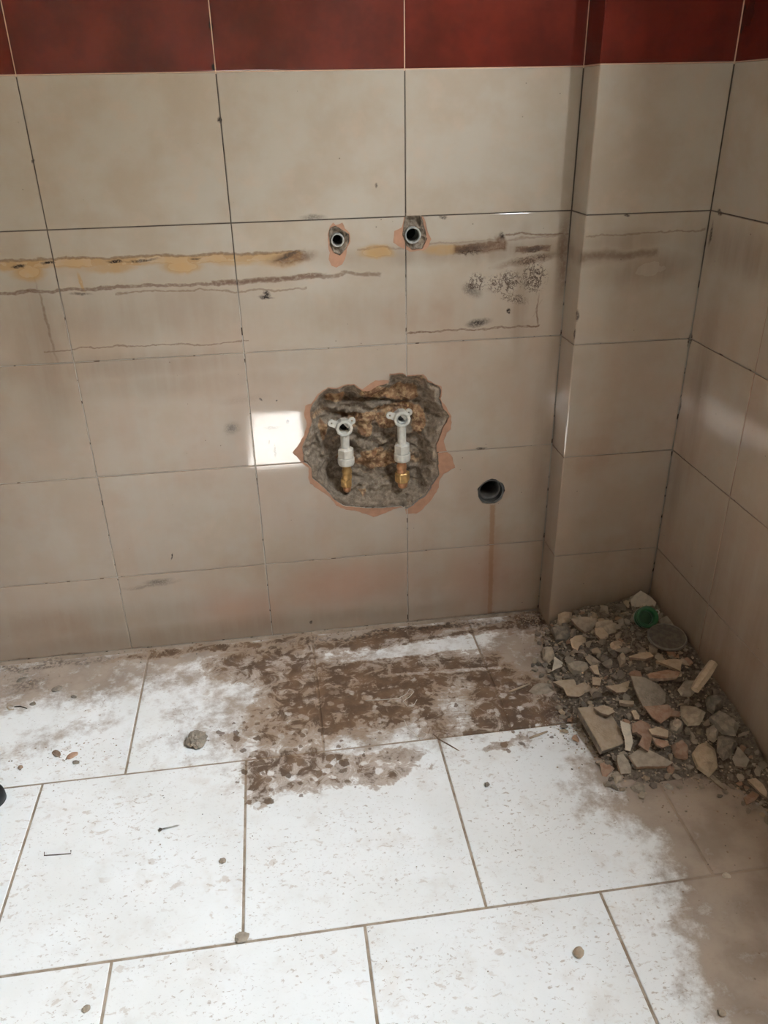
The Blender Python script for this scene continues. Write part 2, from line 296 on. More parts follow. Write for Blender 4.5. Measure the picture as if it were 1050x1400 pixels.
# ------------------------------------------------------------------ floor material
def floor_material(name, grout=False, region=None, row=0):
    b = NB(name); b.region = region; b.margin = .08; pos = b.pos(); p = b.sep(pos); P0 = b.xyz(p[0], p[1], 0)
    wn = b.noise(P0, 11, 4, .6, col=True); wv = b.v('SCALE', b.v('SUBTRACT', wn, (.5, .5, .5)), .10)
    wn2 = b.noise(P0, 55, 3, .6, col=True); wv2 = b.v('SCALE', b.v('SUBTRACT', wn2, (.5, .5, .5)), .018)
    P = b.v('ADD', b.v('ADD', P0, wv), wv2); Ps = b.v('ADD', P0, wv2)
    def E(px, py, rx, ry, rot=0, soft=.5, k=1., PP=P): return b.ell(PP, floorp(px, py), (rx, ry), rot, soft, k)
    big = b.noise(P0, 5, 4, .6); med = b.noise(P0, 30, 4, .65); fine = b.noise(P0, 110, 3, .6)
    if grout: c = b.mix(b.ss(med, .35, .65), lin(176, 162, 146), lin(140, 124, 106))
    else:
        rr = b.rnd(); Pr = b.v('ADD', P0, b.xyz(b.m('MULTIPLY', rr, 9.), b.m('MULTIPLY', rr, 5.), 0))
        c = b.mix(b.ss(big, .3, .7), lin(247, 248, 248), lin(238, 238, 236))
        c = b.mix(b.ss(b.noise(Pr, 14, 4, .65), .52, .72, 0, .28), c, lin(213, 203, 191))
        # travertine-like flecks of the printed tile
        q = b.v('MULTIPLY', b.v('ADD', Pr, b.v('SCALE', wn2, .007)), (104, 165, 1))
        fl = b.m('MULTIPLY', b.ss(b.noise(q, 1, 4, .64, .4), .585, .655), b.ss(b.noise(Pr, 9, 3), .36, .6, .15, 1))
        c = b.mix(b.m('MULTIPLY', fl, .6), c, lin(166, 144, 124))
        fl3 = b.m('MULTIPLY', b.ss(b.noise(b.v('MULTIPLY', b.v('ADD', Pr, b.v('SCALE', wn2, .012)), (46, 80, 1)), 1, 4, .6, .5), .59, .66), b.ss(b.noise(Pr, 7, 3), .42, .62))
        c = b.mix(b.m('MULTIPLY', fl3, .42), c, lin(178, 156, 134))
        fl2 = b.m('MULTIPLY', b.ss(b.noise(b.v('ADD', q, (31, 7, 0)), 2.1, 3, .6, .5), .645, .70), b.ss(b.noise(Pr, 13, 3), .45, .62, .2, 1))
        c = b.mix(b.m('MULTIPLY', fl2, .55), c, lin(112, 94, 80))
    # dry dust film along the wall, round the heap, at left
    film = b.mx([E(330, 885, .95, .055, 0, .7, .9), E(60, 925, .42, .14, 0, .7, .85), E(250, 925, .30, .09, 0, .9, .6), E(730, 900, .13, .16, 0, .6, .85), E(940, 1040, .24, .24, .3, .5, 1.), E(1010, 1190, .13, .30, -.1, .55, 1.), E(1060, 1380, .12, .35, 0, .7, .95), E(480, 960, .46, .22, .05, .8, .75), E(820, 1080, .10, .10, 0, .9, .6), E(390, 1060, .2, .1, 0, .9, .4), E(70, 1010, .25, .05, .3, .9, .5), E(940, 1350, .03, .12, 0, .9, .5)])
    fk = b.ss(b.m('ADD', film, b.m('MULTIPLY', b.m('SUBTRACT', b.noise(P0, 26, 5, .68), .5), 1.5)), .26, .86, 0, .93)
    fk = b.m('MULTIPLY', fk, b.ss(film, .0, .28, .06, 1.))
    c = b.mix(fk, c, b.mix(b.ss(b.noise(P0, 13, 4), .35, .65), lin(146, 127, 110), lin(170, 152, 135)))
    # wet mud patch below the broken hole
    core = [E(360, 905, .16, .07, 0, .6, .8), E(400, 925, .10, .16, 0, .6, .85), E(500, 950, .26, .15, .1, .5, .95), E(640, 945, .20, .16, .05, .5, .95), E(700, 985, .17, .06, .1, .5, 1.), E(565, 872, .32, .045, .03, .5, .95), E(725, 850, .09, .05, 0, .7, .9), E(300, 886, .3, .02, .02, .6, .8), E(400, 1000, .16, .06, 0, .8, .7), E(760, 970, .06, .08, 0, .8, .9)]
    low = [E(400, 1045, .13, .05, 0, .8, .80), E(470, 1060, .20, .045, 0, .9, .66), E(352, 1060, .035, .10, 0, .8, .85), E(700, 1015, .10, .025, .1, .9, .55), E(530, 1035, .12, .03, 0, .9, .55)]
    mud = b.mx((core if row == 0 else [])+low)
    swipe = b.mx([b.ell(Ps, floorp(600, 880), (.19, .022), .10, .5, 1.), b.ell(Ps, floorp(560, 893), (.17, .010), .03, .5, .9), b.ell(Ps, floorp(620, 862), (.14, .012), .14, .6, .6), b.ell(Ps, floorp(620, 917), (.17, .006), -.06, .7, .8), b.ell(Ps, floorp(735, 895), (.09, .075), 0, .5, .95), b.ell(P, floorp(625, 965), (.05, .06), 0, .6, .85), b.ell(P, floorp(660, 1000), (.035, .03), 0, .6, .3), b.ell(P, floorp(500, 1005), (.10, .035), .1, .7, .6)])
    st = b.noise(b.v('MULTIPLY', b.v('ADD', P0, wv2), (7, 190, 1)), 1, 3, .6)
    mk = b.m('SUBTRACT', mud, b.m('MULTIPLY', swipe, b.ss(st, .35, .6, .45, 1.05)))
    mk = b.m('ADD', mk, b.m('MULTIPLY', b.m('SUBTRACT', b.noise(P0, 30, 6, .72, .8), .5), 2.9))
    mk = b.m('ADD', mk, b.m('MULTIPLY', b.m('MULTIPLY', b.m('SUBTRACT', st, .5), 1.0), b.ell(P0, floorp(570, 900), (.36, .12), .05, .4) if row == 0 else 0.0))
    mk = b.m('SUBTRACT', mk, b.ss(mud, .5, .02, 0, .75))
    # bubbles: round droplets at the rim, pale rings inside
    vd = b.voro(Ps, 46); vd2 = b.voro(b.v('ADD', Ps, (3.3, 1.7, 0)), 27)
    rim = b.mx([E(330, 1010, .10, .06, 0, .8, .9), E(360, 1070, .07, .09, 0, .8, 1.), E(430, 1050, .17, .10, 0, .8, .9), E(400, 990, .14, .09, 0, .8, .8), E(560, 960, .26, .13, 0, .8, .6), E(720, 1010, .14, .06, 0, .8, .8), E(700, 960, .1, .1, 0, .8, .5)])
    drop = b.m('MULTIPLY', b.ss(b.m('SUBTRACT', b.m('MULTIPLY', rim, .36), vd), -.03, .05), b.ss(rim, .1, .3))
    drop2 = b.m('MULTIPLY', b.ss(b.m('SUBTRACT', b.m('MULTIPLY', rim, .31), vd2), -.02, .03), b.ss(rim, .3, .6))
    hole = b.m('MULTIPLY', b.ss(b.voro(b.v('ADD', Ps, (1.1, 4.2, 0)), 38), .34, .22), b.ss(rim, .2, .6, 0, .9))
    thin = b.m('MULTIPLY', b.ss(mk, .12, .46), b.m('SUBTRACT', 1.0, b.m('MULTIPLY', hole, .8)))
    mk = b.m('SUBTRACT', b.ss(mk, .56, .95), b.m('MULTIPLY', hole, .95), clamp=True)
    mk = b.m('MAXIMUM', mk, b.m('MAXIMUM', b.m('MULTIPLY', drop, .85), b.m('MULTIPLY', drop2, .95)))
    c = b.mix(b.m('MULTIPLY', thin, .72), c, lin(158, 135, 114))
    mcol = b.mix(b.ss(b.noise(P0, 22, 4), .35, .7), lin(90, 68, 50), lin(122, 94, 70))
    c = b.mix(b.m('MULTIPLY', mk, .92), c, mcol)
    # dark soot bits and mud line at the foot of the wall
    base = b.mx([b.ell(P, floorp(560, 862), (.30, .012), .03, .8, .9), b.ell(P, floorp(30, 912), (.22, .014), 0, .8, .7), b.ell(P, floorp(735, 848), (.05, .035), 0, .8, 1.), b.ell(P, floorp(35, 935), (.05, .03), -.4, .9, .6), b.ell(P, floorp(780, 985), (.03, .06), .5, .8, .7)])
    c = b.mix(b.m('MULTIPLY', base, b.ss(fine, .4, .6)), c, lin(66, 52, 42))
    dk = b.m('MULTIPLY', b.ss(b.voro(P0, 42), .07, .04), b.ss(b.noise(P0, 5, 3), .48, .6))
    c = b.mix(b.m('MULTIPLY', dk, .8), c, lin(70, 62, 56))
    b.set(c, b.m('ADD', b.ss(fk, 0, .8, .34, .62), b.m('MULTIPLY', mk, .08)), spec=.3)
    b.bump(b.m('ADD', b.m('MULTIPLY', med, .4), b.m('MULTIPLY', mk, .5)), .25, .0012); return b.mat
M['fgrout'] = floor_material('floor_grout', True)
M['paint'] = plain('cream_paint', lin(205, 196, 180), .8, nscale=8, var=.08)
M['ceil'] = plain('white_ceiling_paint', lin(225, 222, 214), .85, nscale=8, var=.05)
M['white_paint'] = plain('white_door_paint', lin(222, 220, 214), .4, nscale=12, var=.06, bump=.05)
M['mortar'] = plain('grey_mortar', lin(128, 116, 102), .95, nscale=120, var=.35, bump=.8, bd=.003)
# ------------------------------------------------------------------ tiles
def tile_mesh(wd, ht, mat, bev=.0011, deep=.009):
    def ring(i, y): return [(i, y, i), (wd-i, y, i), (wd-i, y, ht-i), (i, y, ht-i)]
    V = ring(bev, 0) + ring(bev*.35, bev*.3) + ring(0, bev) + ring(0, deep)
    F = [(0, 1, 2, 3)]; fm = [0]
    for k in range(3):
        for i in range(4):
            j = (i+1) % 4; F.append((4*k+i, 4*k+4+i, 4*k+4+j, 4*k+j)); fm.append(0 if k < 2 else 1)
    F.append((15, 14, 13, 12)); fm.append(1)
    me = bpy.data.meshes.new('tile'); me.from_pydata(V, [], F); me.materials.append(mat); me.materials.append(M['bisque'])
    me.polygons.foreach_set('material_index', fm); me.update(); return me
_cache = {}
GAP = .0019
def wall_tiles(parent, origin, rotz, cols, rows, skip=(), special=None):
    """cols / rows: list of (start, end) in the wall's own u and v; rows carry a material"""
    R = Matrix.Rotation(rotz, 4, 'Z')
    for ri, (v0, v1, mat) in enumerate(rows):
        for ci, (u0, u1) in enumerate(cols):
            wd = u1-u0-GAP; ht = v1-v0-GAP
            key = (round(wd, 4), round(ht, 4), mat.name)
            if key not in _cache: _cache[key] = tile_mesh(wd, ht, mat)
            me = _cache[key]
            rnd = random.Random(ri*131+ci*17+int(rotz*10))
            mw = Matrix.Translation(origin) @ R @ Matrix.Translation((u0+GAP/2, rnd.uniform(0, .0003), v0+GAP/2)) @ Matrix.Rotation(rnd.uniform(-.0013, .0013), 4, 'Z') @ Matrix.Rotation(rnd.uniform(-.001, .001), 4, 'X')
            if special and (ri, ci) in special: me = special[(ri, ci)](me, wd, ht, mat, mw)
            o = link('tile', me, parent); o.matrix_world = mw
zb = Z1-4*TH
def rows_for(u0, u1, split=True):
    vs = [(0.0, zb)] + [(Z1-TH*(k+1), Z1-TH*k) for k in (3, 2, 1, 0)]
    one = None if split else cream(0, Z1, u0, u1)
    return [(a, b, one or cream(a, b, u0, u1)) for a, b in vs] + [(Z1, Z1+TH, M['red'])]   # index 0 bottom .. 5 red
ROWS = rows_for(-1.2, XP); ROWS_P = rows_for(XP, XR+DP, False); ROWS_S = rows_for(XR+DP, 4.0, False); ROWS_L = rows_for(-9, -5, False)
# ---- broken outlines, traced from the photograph on the wall plane
def zm(pts, ox, oy, s): return [(ox+x/s, oy+y/s) for x, y in pts]
GL = zm([(255,185),(300,190),(345,172),(390,168),(432,196),(455,180),(500,150),(540,148),(568,150),(572,115),(640,112),(660,125),(700,122),(745,118),(770,150),(838,180),(842,215),(835,245),(870,300),(890,335),(888,400),(865,420),(850,460),(870,520),(895,545),(908,600),(850,630),(830,660),(825,700),(790,760),(745,810),(710,835),(657,837),(652,797),(590,812),(540,835),(490,852),(420,825),(350,815),(300,795),(260,745),(200,705),(165,680),(155,650),(158,600),(130,580),(75,520),(100,490),(135,430),(148,370),(133,320),(140,280),(170,270),(205,220)], 380, 480, 3.75)
BD = zm([(258,188),(300,196),(345,178),(390,174),(430,204),(468,206),(520,178),(568,162),(576,121),(640,118),(660,131),(700,128),(740,124),(766,156),(830,186),(835,215),(829,245),(850,300),(882,338),(855,380),(835,430),(812,480),(822,560),(826,640),(798,680),(762,740),(715,772),(680,800),(655,812),(640,800),(590,800),(540,806),(490,806),(400,802),(335,795),(300,770),(222,690),(178,655),(170,600),(130,560),(124,490),(152,430),(172,370),(164,310),(178,272),(210,227)], 380, 480, 3.75)
GLw = jag([wallp(*q) for q in GL], .006, .0012); BDw = jag([wallp(*q) for q in BD], .006, .0015)
P1G = zm([(310,175),(330,150),(345,165),(385,150),(400,185),(430,215),(434,265),(412,310),(408,345),(385,400),(350,420),(320,408),(303,370),(310,330),(300,290),(297,220)], 380, 270, 4.375)
P1B = zm([(314,180),(345,170),(385,195),(424,218),(426,265),(405,310),(370,348),(335,332),(308,290),(303,222)], 380, 270, 4.375)
P2G = zm([(758,92),(862,92),(885,150),(892,190),(918,250),(895,300),(870,318),(790,325),(735,300),(690,270),(696,200),(740,180)], 380, 270, 4.375)
P2B = zm([(764,94),(855,94),(880,190),(893,250),(866,308),(800,314),(765,285),(744,225)], 380, 270, 4.375)
P1Gw, P1Bw, P2Gw, P2Bw = [jag([wallp(*q) for q in k], .005, .0008) for k in (P1G, P1B, P2G, P2B)]
DC = wallp(671.5, 672.5)
DH = [(DC[0]+(.0325+.0012*math.sin(5*a)+.0008*math.cos(9*a))*math.cos(a), DC[1]+(.0325+.0012*math.sin(5*a)+.0008*math.cos(9*a))*math.sin(a)) for a in [2*math.pi*k/20 for k in range(20)]]
def broken(glaze, body):
    def f(me, wd, ht, mat, mw):
        # glazed skin (0 - 0.9 mm) and bisque body behind it, broken back to different outlines
        a = tile_mesh(wd, ht, mat, .0009, .00095); bdy = tile_mesh(wd, ht, M['bisque'], .0001, .009)
        for v in bdy.vertices: v.co.y += .0009
        a = cut(a, [prism_xz(g, -.02, .03) for g in glaze], mw); bdy = cut(bdy, [prism_xz(g, -.02, .03) for g in body], mw)
        bm = bmesh.new(); bm.from_mesh(a); n0 = len(bm.faces); bm.from_mesh(bdy); bm.faces.ensure_lookup_table()
        for i, fc in enumerate(bm.faces):
            if i >= n0: fc.material_index = 1
        r = bpy.data.meshes.new('tile'); bmesh.ops.triangulate(bm, faces=bm.faces, ngon_method='EAR_CLIP'); bm.to_mesh(r); bm.free(); r.materials.append(mat); r.materials.append(M['bisque']); return r
    return f
# ------------------------------------------------------------------ back wall
def cut_box(name, a, b, mats, cutters):
    bm = bmesh.new(); box(bm, a[0], b[0], a[1], b[1], a[2], b[2]); me = bpy.data.meshes.new(name); bm.to_mesh(me); bm.free()
    r = cut(me, cutters); r.materials.clear()
    for m in mats: r.materials.append(m)
    return struct(link(name, r))
G0 = .0019
wall_back = cut_box('wall_back', (XL-.1, G0, -.02), (XP+.02, .12, Z1+TH), [M['grout']], [prism_xz(BDw, -.05, .09), prism_xz(P1Bw, -.05, .08), prism_xz(P2Bw, -.05, .08), prism_xz(DH, -.05, .2)])
bcols = [(k*U, (k+1)*U) for k in range(-3, 3)]         # V0 = 0 ... pillar corner = 3U
# row order: 0 bottom, 1 H3-H4, 2 H2-H3, 3 H1-H2, 4 red-H1
sp = {(1, 4): broken([GLw], [BDw]), (1, 5): broken([GLw, DH], [BDw, DH]), (2, 4): broken([GLw], [BDw]), (2, 5): broken([GLw], [BDw]),
      (3, 4): broken([P1Gw, P2Gw], [P1Bw, P2Bw]), (3, 5): broken([P2Gw], [P2Bw])}
wall_tiles(wall_back, (0, 0, 0), 0, bcols, ROWS, special=sp)
up = struct(box_obj('wall_back_upper', (XL-.1, -.002, Z1+TH), (XR+.15, .12, ZC), M['paint']))
# ------------------------------------------------------------------ boxed-out corner, right wall, left wall, rear wall
wall_corner = struct(box_obj('wall_corner', (XP+G0, -DP+G0, -.02), (XR+.02, .10, Z1+TH), M['grout']))
wall_tiles(wall_corner, (0, -DP, 0), 0, [(XP, XR)], ROWS_P)
wall_tiles(wall_corner, (XP, 0, 0), -math.pi/2, [(0.0, DP-.0005)], ROWS_P)
struct(box_obj('wall_corner_upper', (XP, -DP, Z1+TH), (XR+.02, .1, ZC), M['paint']))
bm = bmesh.new(); T = .06
box(bm, XR+G0, XN+T, YN, .12, -.02, ZC)
box(bm, XN+G0, XN+T, WY1, YN, -.02, ZC); box(bm, XN+G0, XN+T, YR-.1, WY0, -.02, ZC)
box(bm, XN+G0, XN+T, WY0, WY1, -.02, WZ0); box(bm, XN+G0, XN+T, WY0, WY1, WZ1, ZC)
wall_right = struct(bm_obj('wall_right', bm, M['grout']))
rc = [(DP, DP+.723*U), (DP+.723*U, -YN)]
wall_tiles(wall_right, (XR, 0, 0), -math.pi/2, rc, ROWS_S)
rc2 = [(-YN, -YN+U)]
while rc2[-1][1] < -YR-.02: rc2.append((rc2[-1][1], min(rc2[-1][1]+U, -YR)))
wall_tiles(wall_right, (XN, 0, 0), -math.pi/2, rc2, ROWS_L)
wall_left = struct(box_obj('wall_left', (XL-.15, YR-.1, -.02), (XL-G0, .12, ZC), M['grout']))
lc = []; q = YR
while q < -.02: lc.append((q, min(q+U, 0.0))); q += U
wall_tiles(wall_left, (XL, 0, 0), math.pi/2, lc, ROWS_L)
wall_rear = struct(box_obj('wall_rear', (XL-.15, YR-.15, -.02), (XN+T, YR, ZC), M['paint']))
ceiling = struct(box_obj('ceiling', (XL-.15, YR-.15, ZC), (XN+T, .12, ZC+.1), M['ceil']))
struct(box_obj('sky_blocker_wall', (XN+2.5, -6, -1), (XN+2.8, 4, 4.45), M['paint']))  # unseen wall added outside the window to cut off low sky light
# window: open frame in the reveal
bm = bmesh.new(); t = .03
for a in ((WY0, WY0+.012, WZ0, WZ1), (WY1-.012, WY1, WZ0, WZ1), (WY0+.012, WY1-.012, WZ0, WZ0+.012), (WY0+.012, WY1-.012, WZ1-.012, WZ1)):
    box(bm, XN+.03, XN+.055, a[0], a[1], a[2], a[3])
window_1 = struct(bm_obj('window_1', bm, M['white_paint']))
door = struct(empty('door_1', (-.15, YR, 0)))
box_obj('door_slab', (-.4, 0.002, .01), (.4, .045, 2.0), M['white_paint'], door)
for a in ((-.47, -.4, 0, 2.07), (.4, .47, 0, 2.07), (-.4, .4, 2.0, 2.07)): box_obj('door_frame', (a[0], .002, a[2]), (a[1], .06, a[3]), M['white_paint'], door)
# ------------------------------------------------------------------ floor
floor = struct(box_obj('floor', (XL-.15, YR-.15, -.1), (XN+T, .12, -.0016), M['fgrout']))
YA, YB = -1.2229*U, -2.3806*U; FP = YA-YB; FX = 1.155*U
frow = [(YA, -.012, .13*U), (YB, YA, .825*U), (YB-FP, YB, .237*U), (YB-2*FP, YB-FP, .825*U), (YB-3*FP, YB-2*FP, .237*U), (YB-4*FP, YB-3*FP, .6*U), (YB-5*FP, YB-4*FP, .3*U)]
def ftile(x0, x1, y0, y1, rnd, mat):
    g = .0022; x0 += g; x1 -= g; y0 += g; y1 -= g; bv = .0012
    wd, ht = x1-x0, y1-y0; key = ('f', round(wd, 4), round(ht, 4), mat.name)
    if key not in _cache:
        def ring(i, z): return [(i, i, z), (wd-i, i, z), (wd-i, ht-i, z), (i, ht-i, z)]
        V = ring(bv, 0) + ring(bv*.3, -bv*.4) + ring(0, -bv) + ring(0, -.008); F = [(0, 1, 2, 3)]
        for k in range(3):
            for i in range(4): j = (i+1) % 4; F.append((4*k+i, 4*k+4+i, 4*k+4+j, 4*k+j))
        F.append((15, 14, 13, 12))
        me = bpy.data.meshes.new('tile'); me.from_pydata(V, [], F); me.materials.append(mat); me.update(); _cache[key] = me
    o = link('tile', _cache[key], floor); o.location = (x0, y0, rnd.uniform(-.0004, .0002))
rnd = random.Random(5)
for y0_, y1, xo in frow:
    y0 = max(y0_, YR)
    if y1 - y0 < .03: continue
    x = xo - math.ceil((xo-XL)/FX)*FX; fmat = floor_material('white_floor_tile', False, (XL, XR, y0, y1), frow.index((y0_, y1, xo)))
    xe = XR if y0 > -.9 else XN
    while x < xe:
        a, b2 = max(x, XL), min(x+FX, xe)
        if b2-a > .02: ftile(a, b2, y0, y1, rnd, fmat)
        x += FX

# ------------------------------------------------------------------ pieces of the broken wall
def proj(p):
    d = Vector(p)-CAMP; z = d.dot(_fw); return (525+FPX*d.dot(_r2)/z, 700-FPX*d.dot(_u2)/z)
def inside(p, poly):
    c = False; x, y = p; n = len(poly)
    for i in range(n):
        x0, y0 = poly[i]; x1, y1 = poly[i-1]
        if (y0 > y) != (y1 > y) and x < (x1-x0)*(y-y0)/(y1-y0)+x0: c = not c
    return c
def seg_d(p, a, b):
    ax, ay = a; dx, dy = b[0]-ax, b[1]-ay; L = dx*dx+dy*dy
    t = max(0, min(1, ((p[0]-ax)*dx+(p[1]-ay)*dy)/L)) if L else 0
    return math.hypot(p[0]-ax-t*dx, p[1]-ay-t*dy)
def sdist(p, poly):
    d = min(seg_d(p, poly[i-1], poly[i]) for i in range(len(poly)))
    return d if inside(p, poly) else -d
def fbm(v, o=4): return mnoise.fractal(Vector(v), 1.0, 2.0, o, noise_basis='PERLIN_ORIGINAL')
def sstep(a, b, x): t = max(0, min(1, (x-a)/(b-a))); return t*t*(3-2*t)
def patch(name, poly, res, yfun, mats, parent, attr=None, margin=.004):
    xs = [q[0] for q in poly]; zs = [q[1] for q in poly]
    x0, z0 = min(xs)-margin, min(zs)-margin; nx = int((max(xs)+margin-x0)/res)+2; nz = int((max(zs)+margin-z0)/res)+2
    idx = {}; V = []; A = []
    for j in range(nz):
        for i in range(nx):
            x, z = x0+i*res, z0+j*res; d = sdist((x, z), poly)
            if d > -margin: y, a = yfun(x, z, d); idx[(i, j)] = len(V); V.append((x, y, z)); A.append(a)
    F = []
    for (i, j) in idx:
        q = [(i, j), (i+1, j), (i+1, j+1), (i, j+1)]
        if all(k in idx for k in q): F.append([idx[k] for k in q])
    o = mesh_obj(name, V, F, mats, parent, smooth=True)
    at = o.data.attributes.new('brick', 'FLOAT', 'POINT'); at.data.foreach_set('value', A); return o
def cavity_mat():
    b = NB('broken_masonry'); n = b.n.new('ShaderNodeAttribute'); n.attribute_name = 'brick'; k = n.outputs['Fac']
    pos = b.pos(); f = b.noise(pos, 90, 5, .65); g = b.noise(pos, 380, 4, .7); e = b.noise(pos, 26, 3)
    c = b.mix(b.ss(f, .3, .7), lin(112, 97, 82), lin(156, 140, 122))
    c = b.mix(b.ss(g, .55, .7, 0, .6), c, lin(64, 55, 47))
    kk = b.m('ADD', k, b.m('MULTIPLY', b.m('SUBTRACT', f, .5), .5))
    br = b.mix(b.ss(e, .4, .62), lin(126, 92, 68), lin(160, 122, 90)); br = b.mix(b.ss(f, .44, .62, 0, .8), br, lin(192, 160, 122))
    c = b.mix(b.ss(kk, .30, .60), c, br)
    b.set(c, .95, spec=.15); b.bump(b.m('ADD', f, g), .9, .003); return b.mat
M['cavity'] = cavity_mat()
BL = [(490,205,75,40,.010,1),(640,215,110,42,.006,.85),(300,235,50,28,.004,.75),(220,410,26,52,.012,1),(450,345,50,32,.013,1),(445,410,36,34,.016,1),(485,522,62,22,.012,1),(470,545,30,18,.012,1),(725,350,40,66,.008,.95),(500,575,115,32,.004,.8),(560,360,60,50,.0,.7),(640,300,80,30,.0,.7),
      (400,285,150,32,.009,0),(470,465,110,34,.010,0),(800,470,60,150,.013,0),(770,620,42,38,.017,0),(500,720,230,60,.013,0),(190,520,45,160,.010,0),(770,210,60,50,.014,0),(430,710,20,14,.008,.5),
      (300,640,45,70,-.014,0),(262,690,38,46,-.013,0),(520,257,70,9,-.012,.4),(345,248,22,14,-.012,.4),(590,615,36,30,-.010,0),(700,470,30,36,-.006,0),(560,300,90,14,-.008,.5),(360,330,70,14,-.008,.5),(420,440,60,10,-.010,0),(350,560,50,30,-.006,.6)]
def cav(x, z, d):
    if d <= 0: return (.0095, 0.)
    px, py = proj((x, .03, z)); X, Y = (px-380)*3.75, (py-480)*3.75
    w1 = fbm((x*30, z*30, 1))*14; w2 = fbm((x*30, z*30, 9))*14
    base = .004+.040*sstep(0, .030, d)
    h = 0; br = .24+.5*fbm((x*16, z*22, 4))
    for cx, cy, rx, ry, hh, bb in BL:
        q = math.hypot((X+w1-cx)/rx, (Y+w2-cy)/ry)
        if q < 1.25:
            t = 1-sstep(.7, 1.25, q); h += hh*t
            br = br*(1-t)+bb*t
    rough = fbm((x*45, z*60, 2), 5)*.010 + fbm((x*160, z*160, 7), 3)*.0028
    return (max(.0035, base-(h+rough)*sstep(0, .012, d)), max(0, br))
cavity = patch('masonry', BDw, .0022, cav, [M['cavity']], wall_back)
def mplug(c, rp):
    def f(x, z, d):
        r = math.hypot(x-c[0], z-c[1])
        if r < rp-.001: return (.075, 0.)
        return (.0015+.010*sstep(0, .012, d)*(1-.35*sstep(rp+.006, rp, r))-fbm((x*120, z*120, 3), 4)*.004 if d > 0 else .0095, .1+.3*fbm((x*60, z*60, 5)))
    return f
PC1 = wallp(380+356/4.375, 270+255/4.375); PC2 = wallp(380+806/4.375, 270+226/4.375)
patch('mortar', P1Bw, .002, mplug(PC1, .013), [M['cavity']], wall_back); patch('mortar', P2Bw, .002, mplug(PC2, .016), [M['cavity']], wall_back)
# ------------------------------------------------------------------ plumbing
M['pvc'] = plain('white_plastic', lin(196, 190, 178), .35, nscale=80, var=.14, bump=.1)
M['brass'] = plain('brass', lin(196, 156, 100), .38, .65, nscale=90, var=.25, bump=.15)
M['copper'] = plain('dull_copper', lin(186, 136, 98), .42, .6, nscale=90, var=.25, bump=.15)
M['steel'] = plain('galvanised_steel', lin(172, 170, 164), .45, .4, nscale=90, var=.35, bump=.4)
M['black'] = plain('painted_bore_shade', lin(30, 27, 24), .9, nscale=90, var=.3)  # near-black end discs paint the shade inside the pipe bores
M['dgrey'] = plain('dark_grey_plastic', lin(74, 71, 67), .5, nscale=70, var=.3, bump=.2)
M['thread'] = plain('metal_thread', lin(120, 112, 100), .4, .7, nscale=200, var=.4, bump=.4)
RX90 = Matrix.Rotation(math.radians(90), 4, 'X')      # local z -> -y (out of the wall)
K = .000427
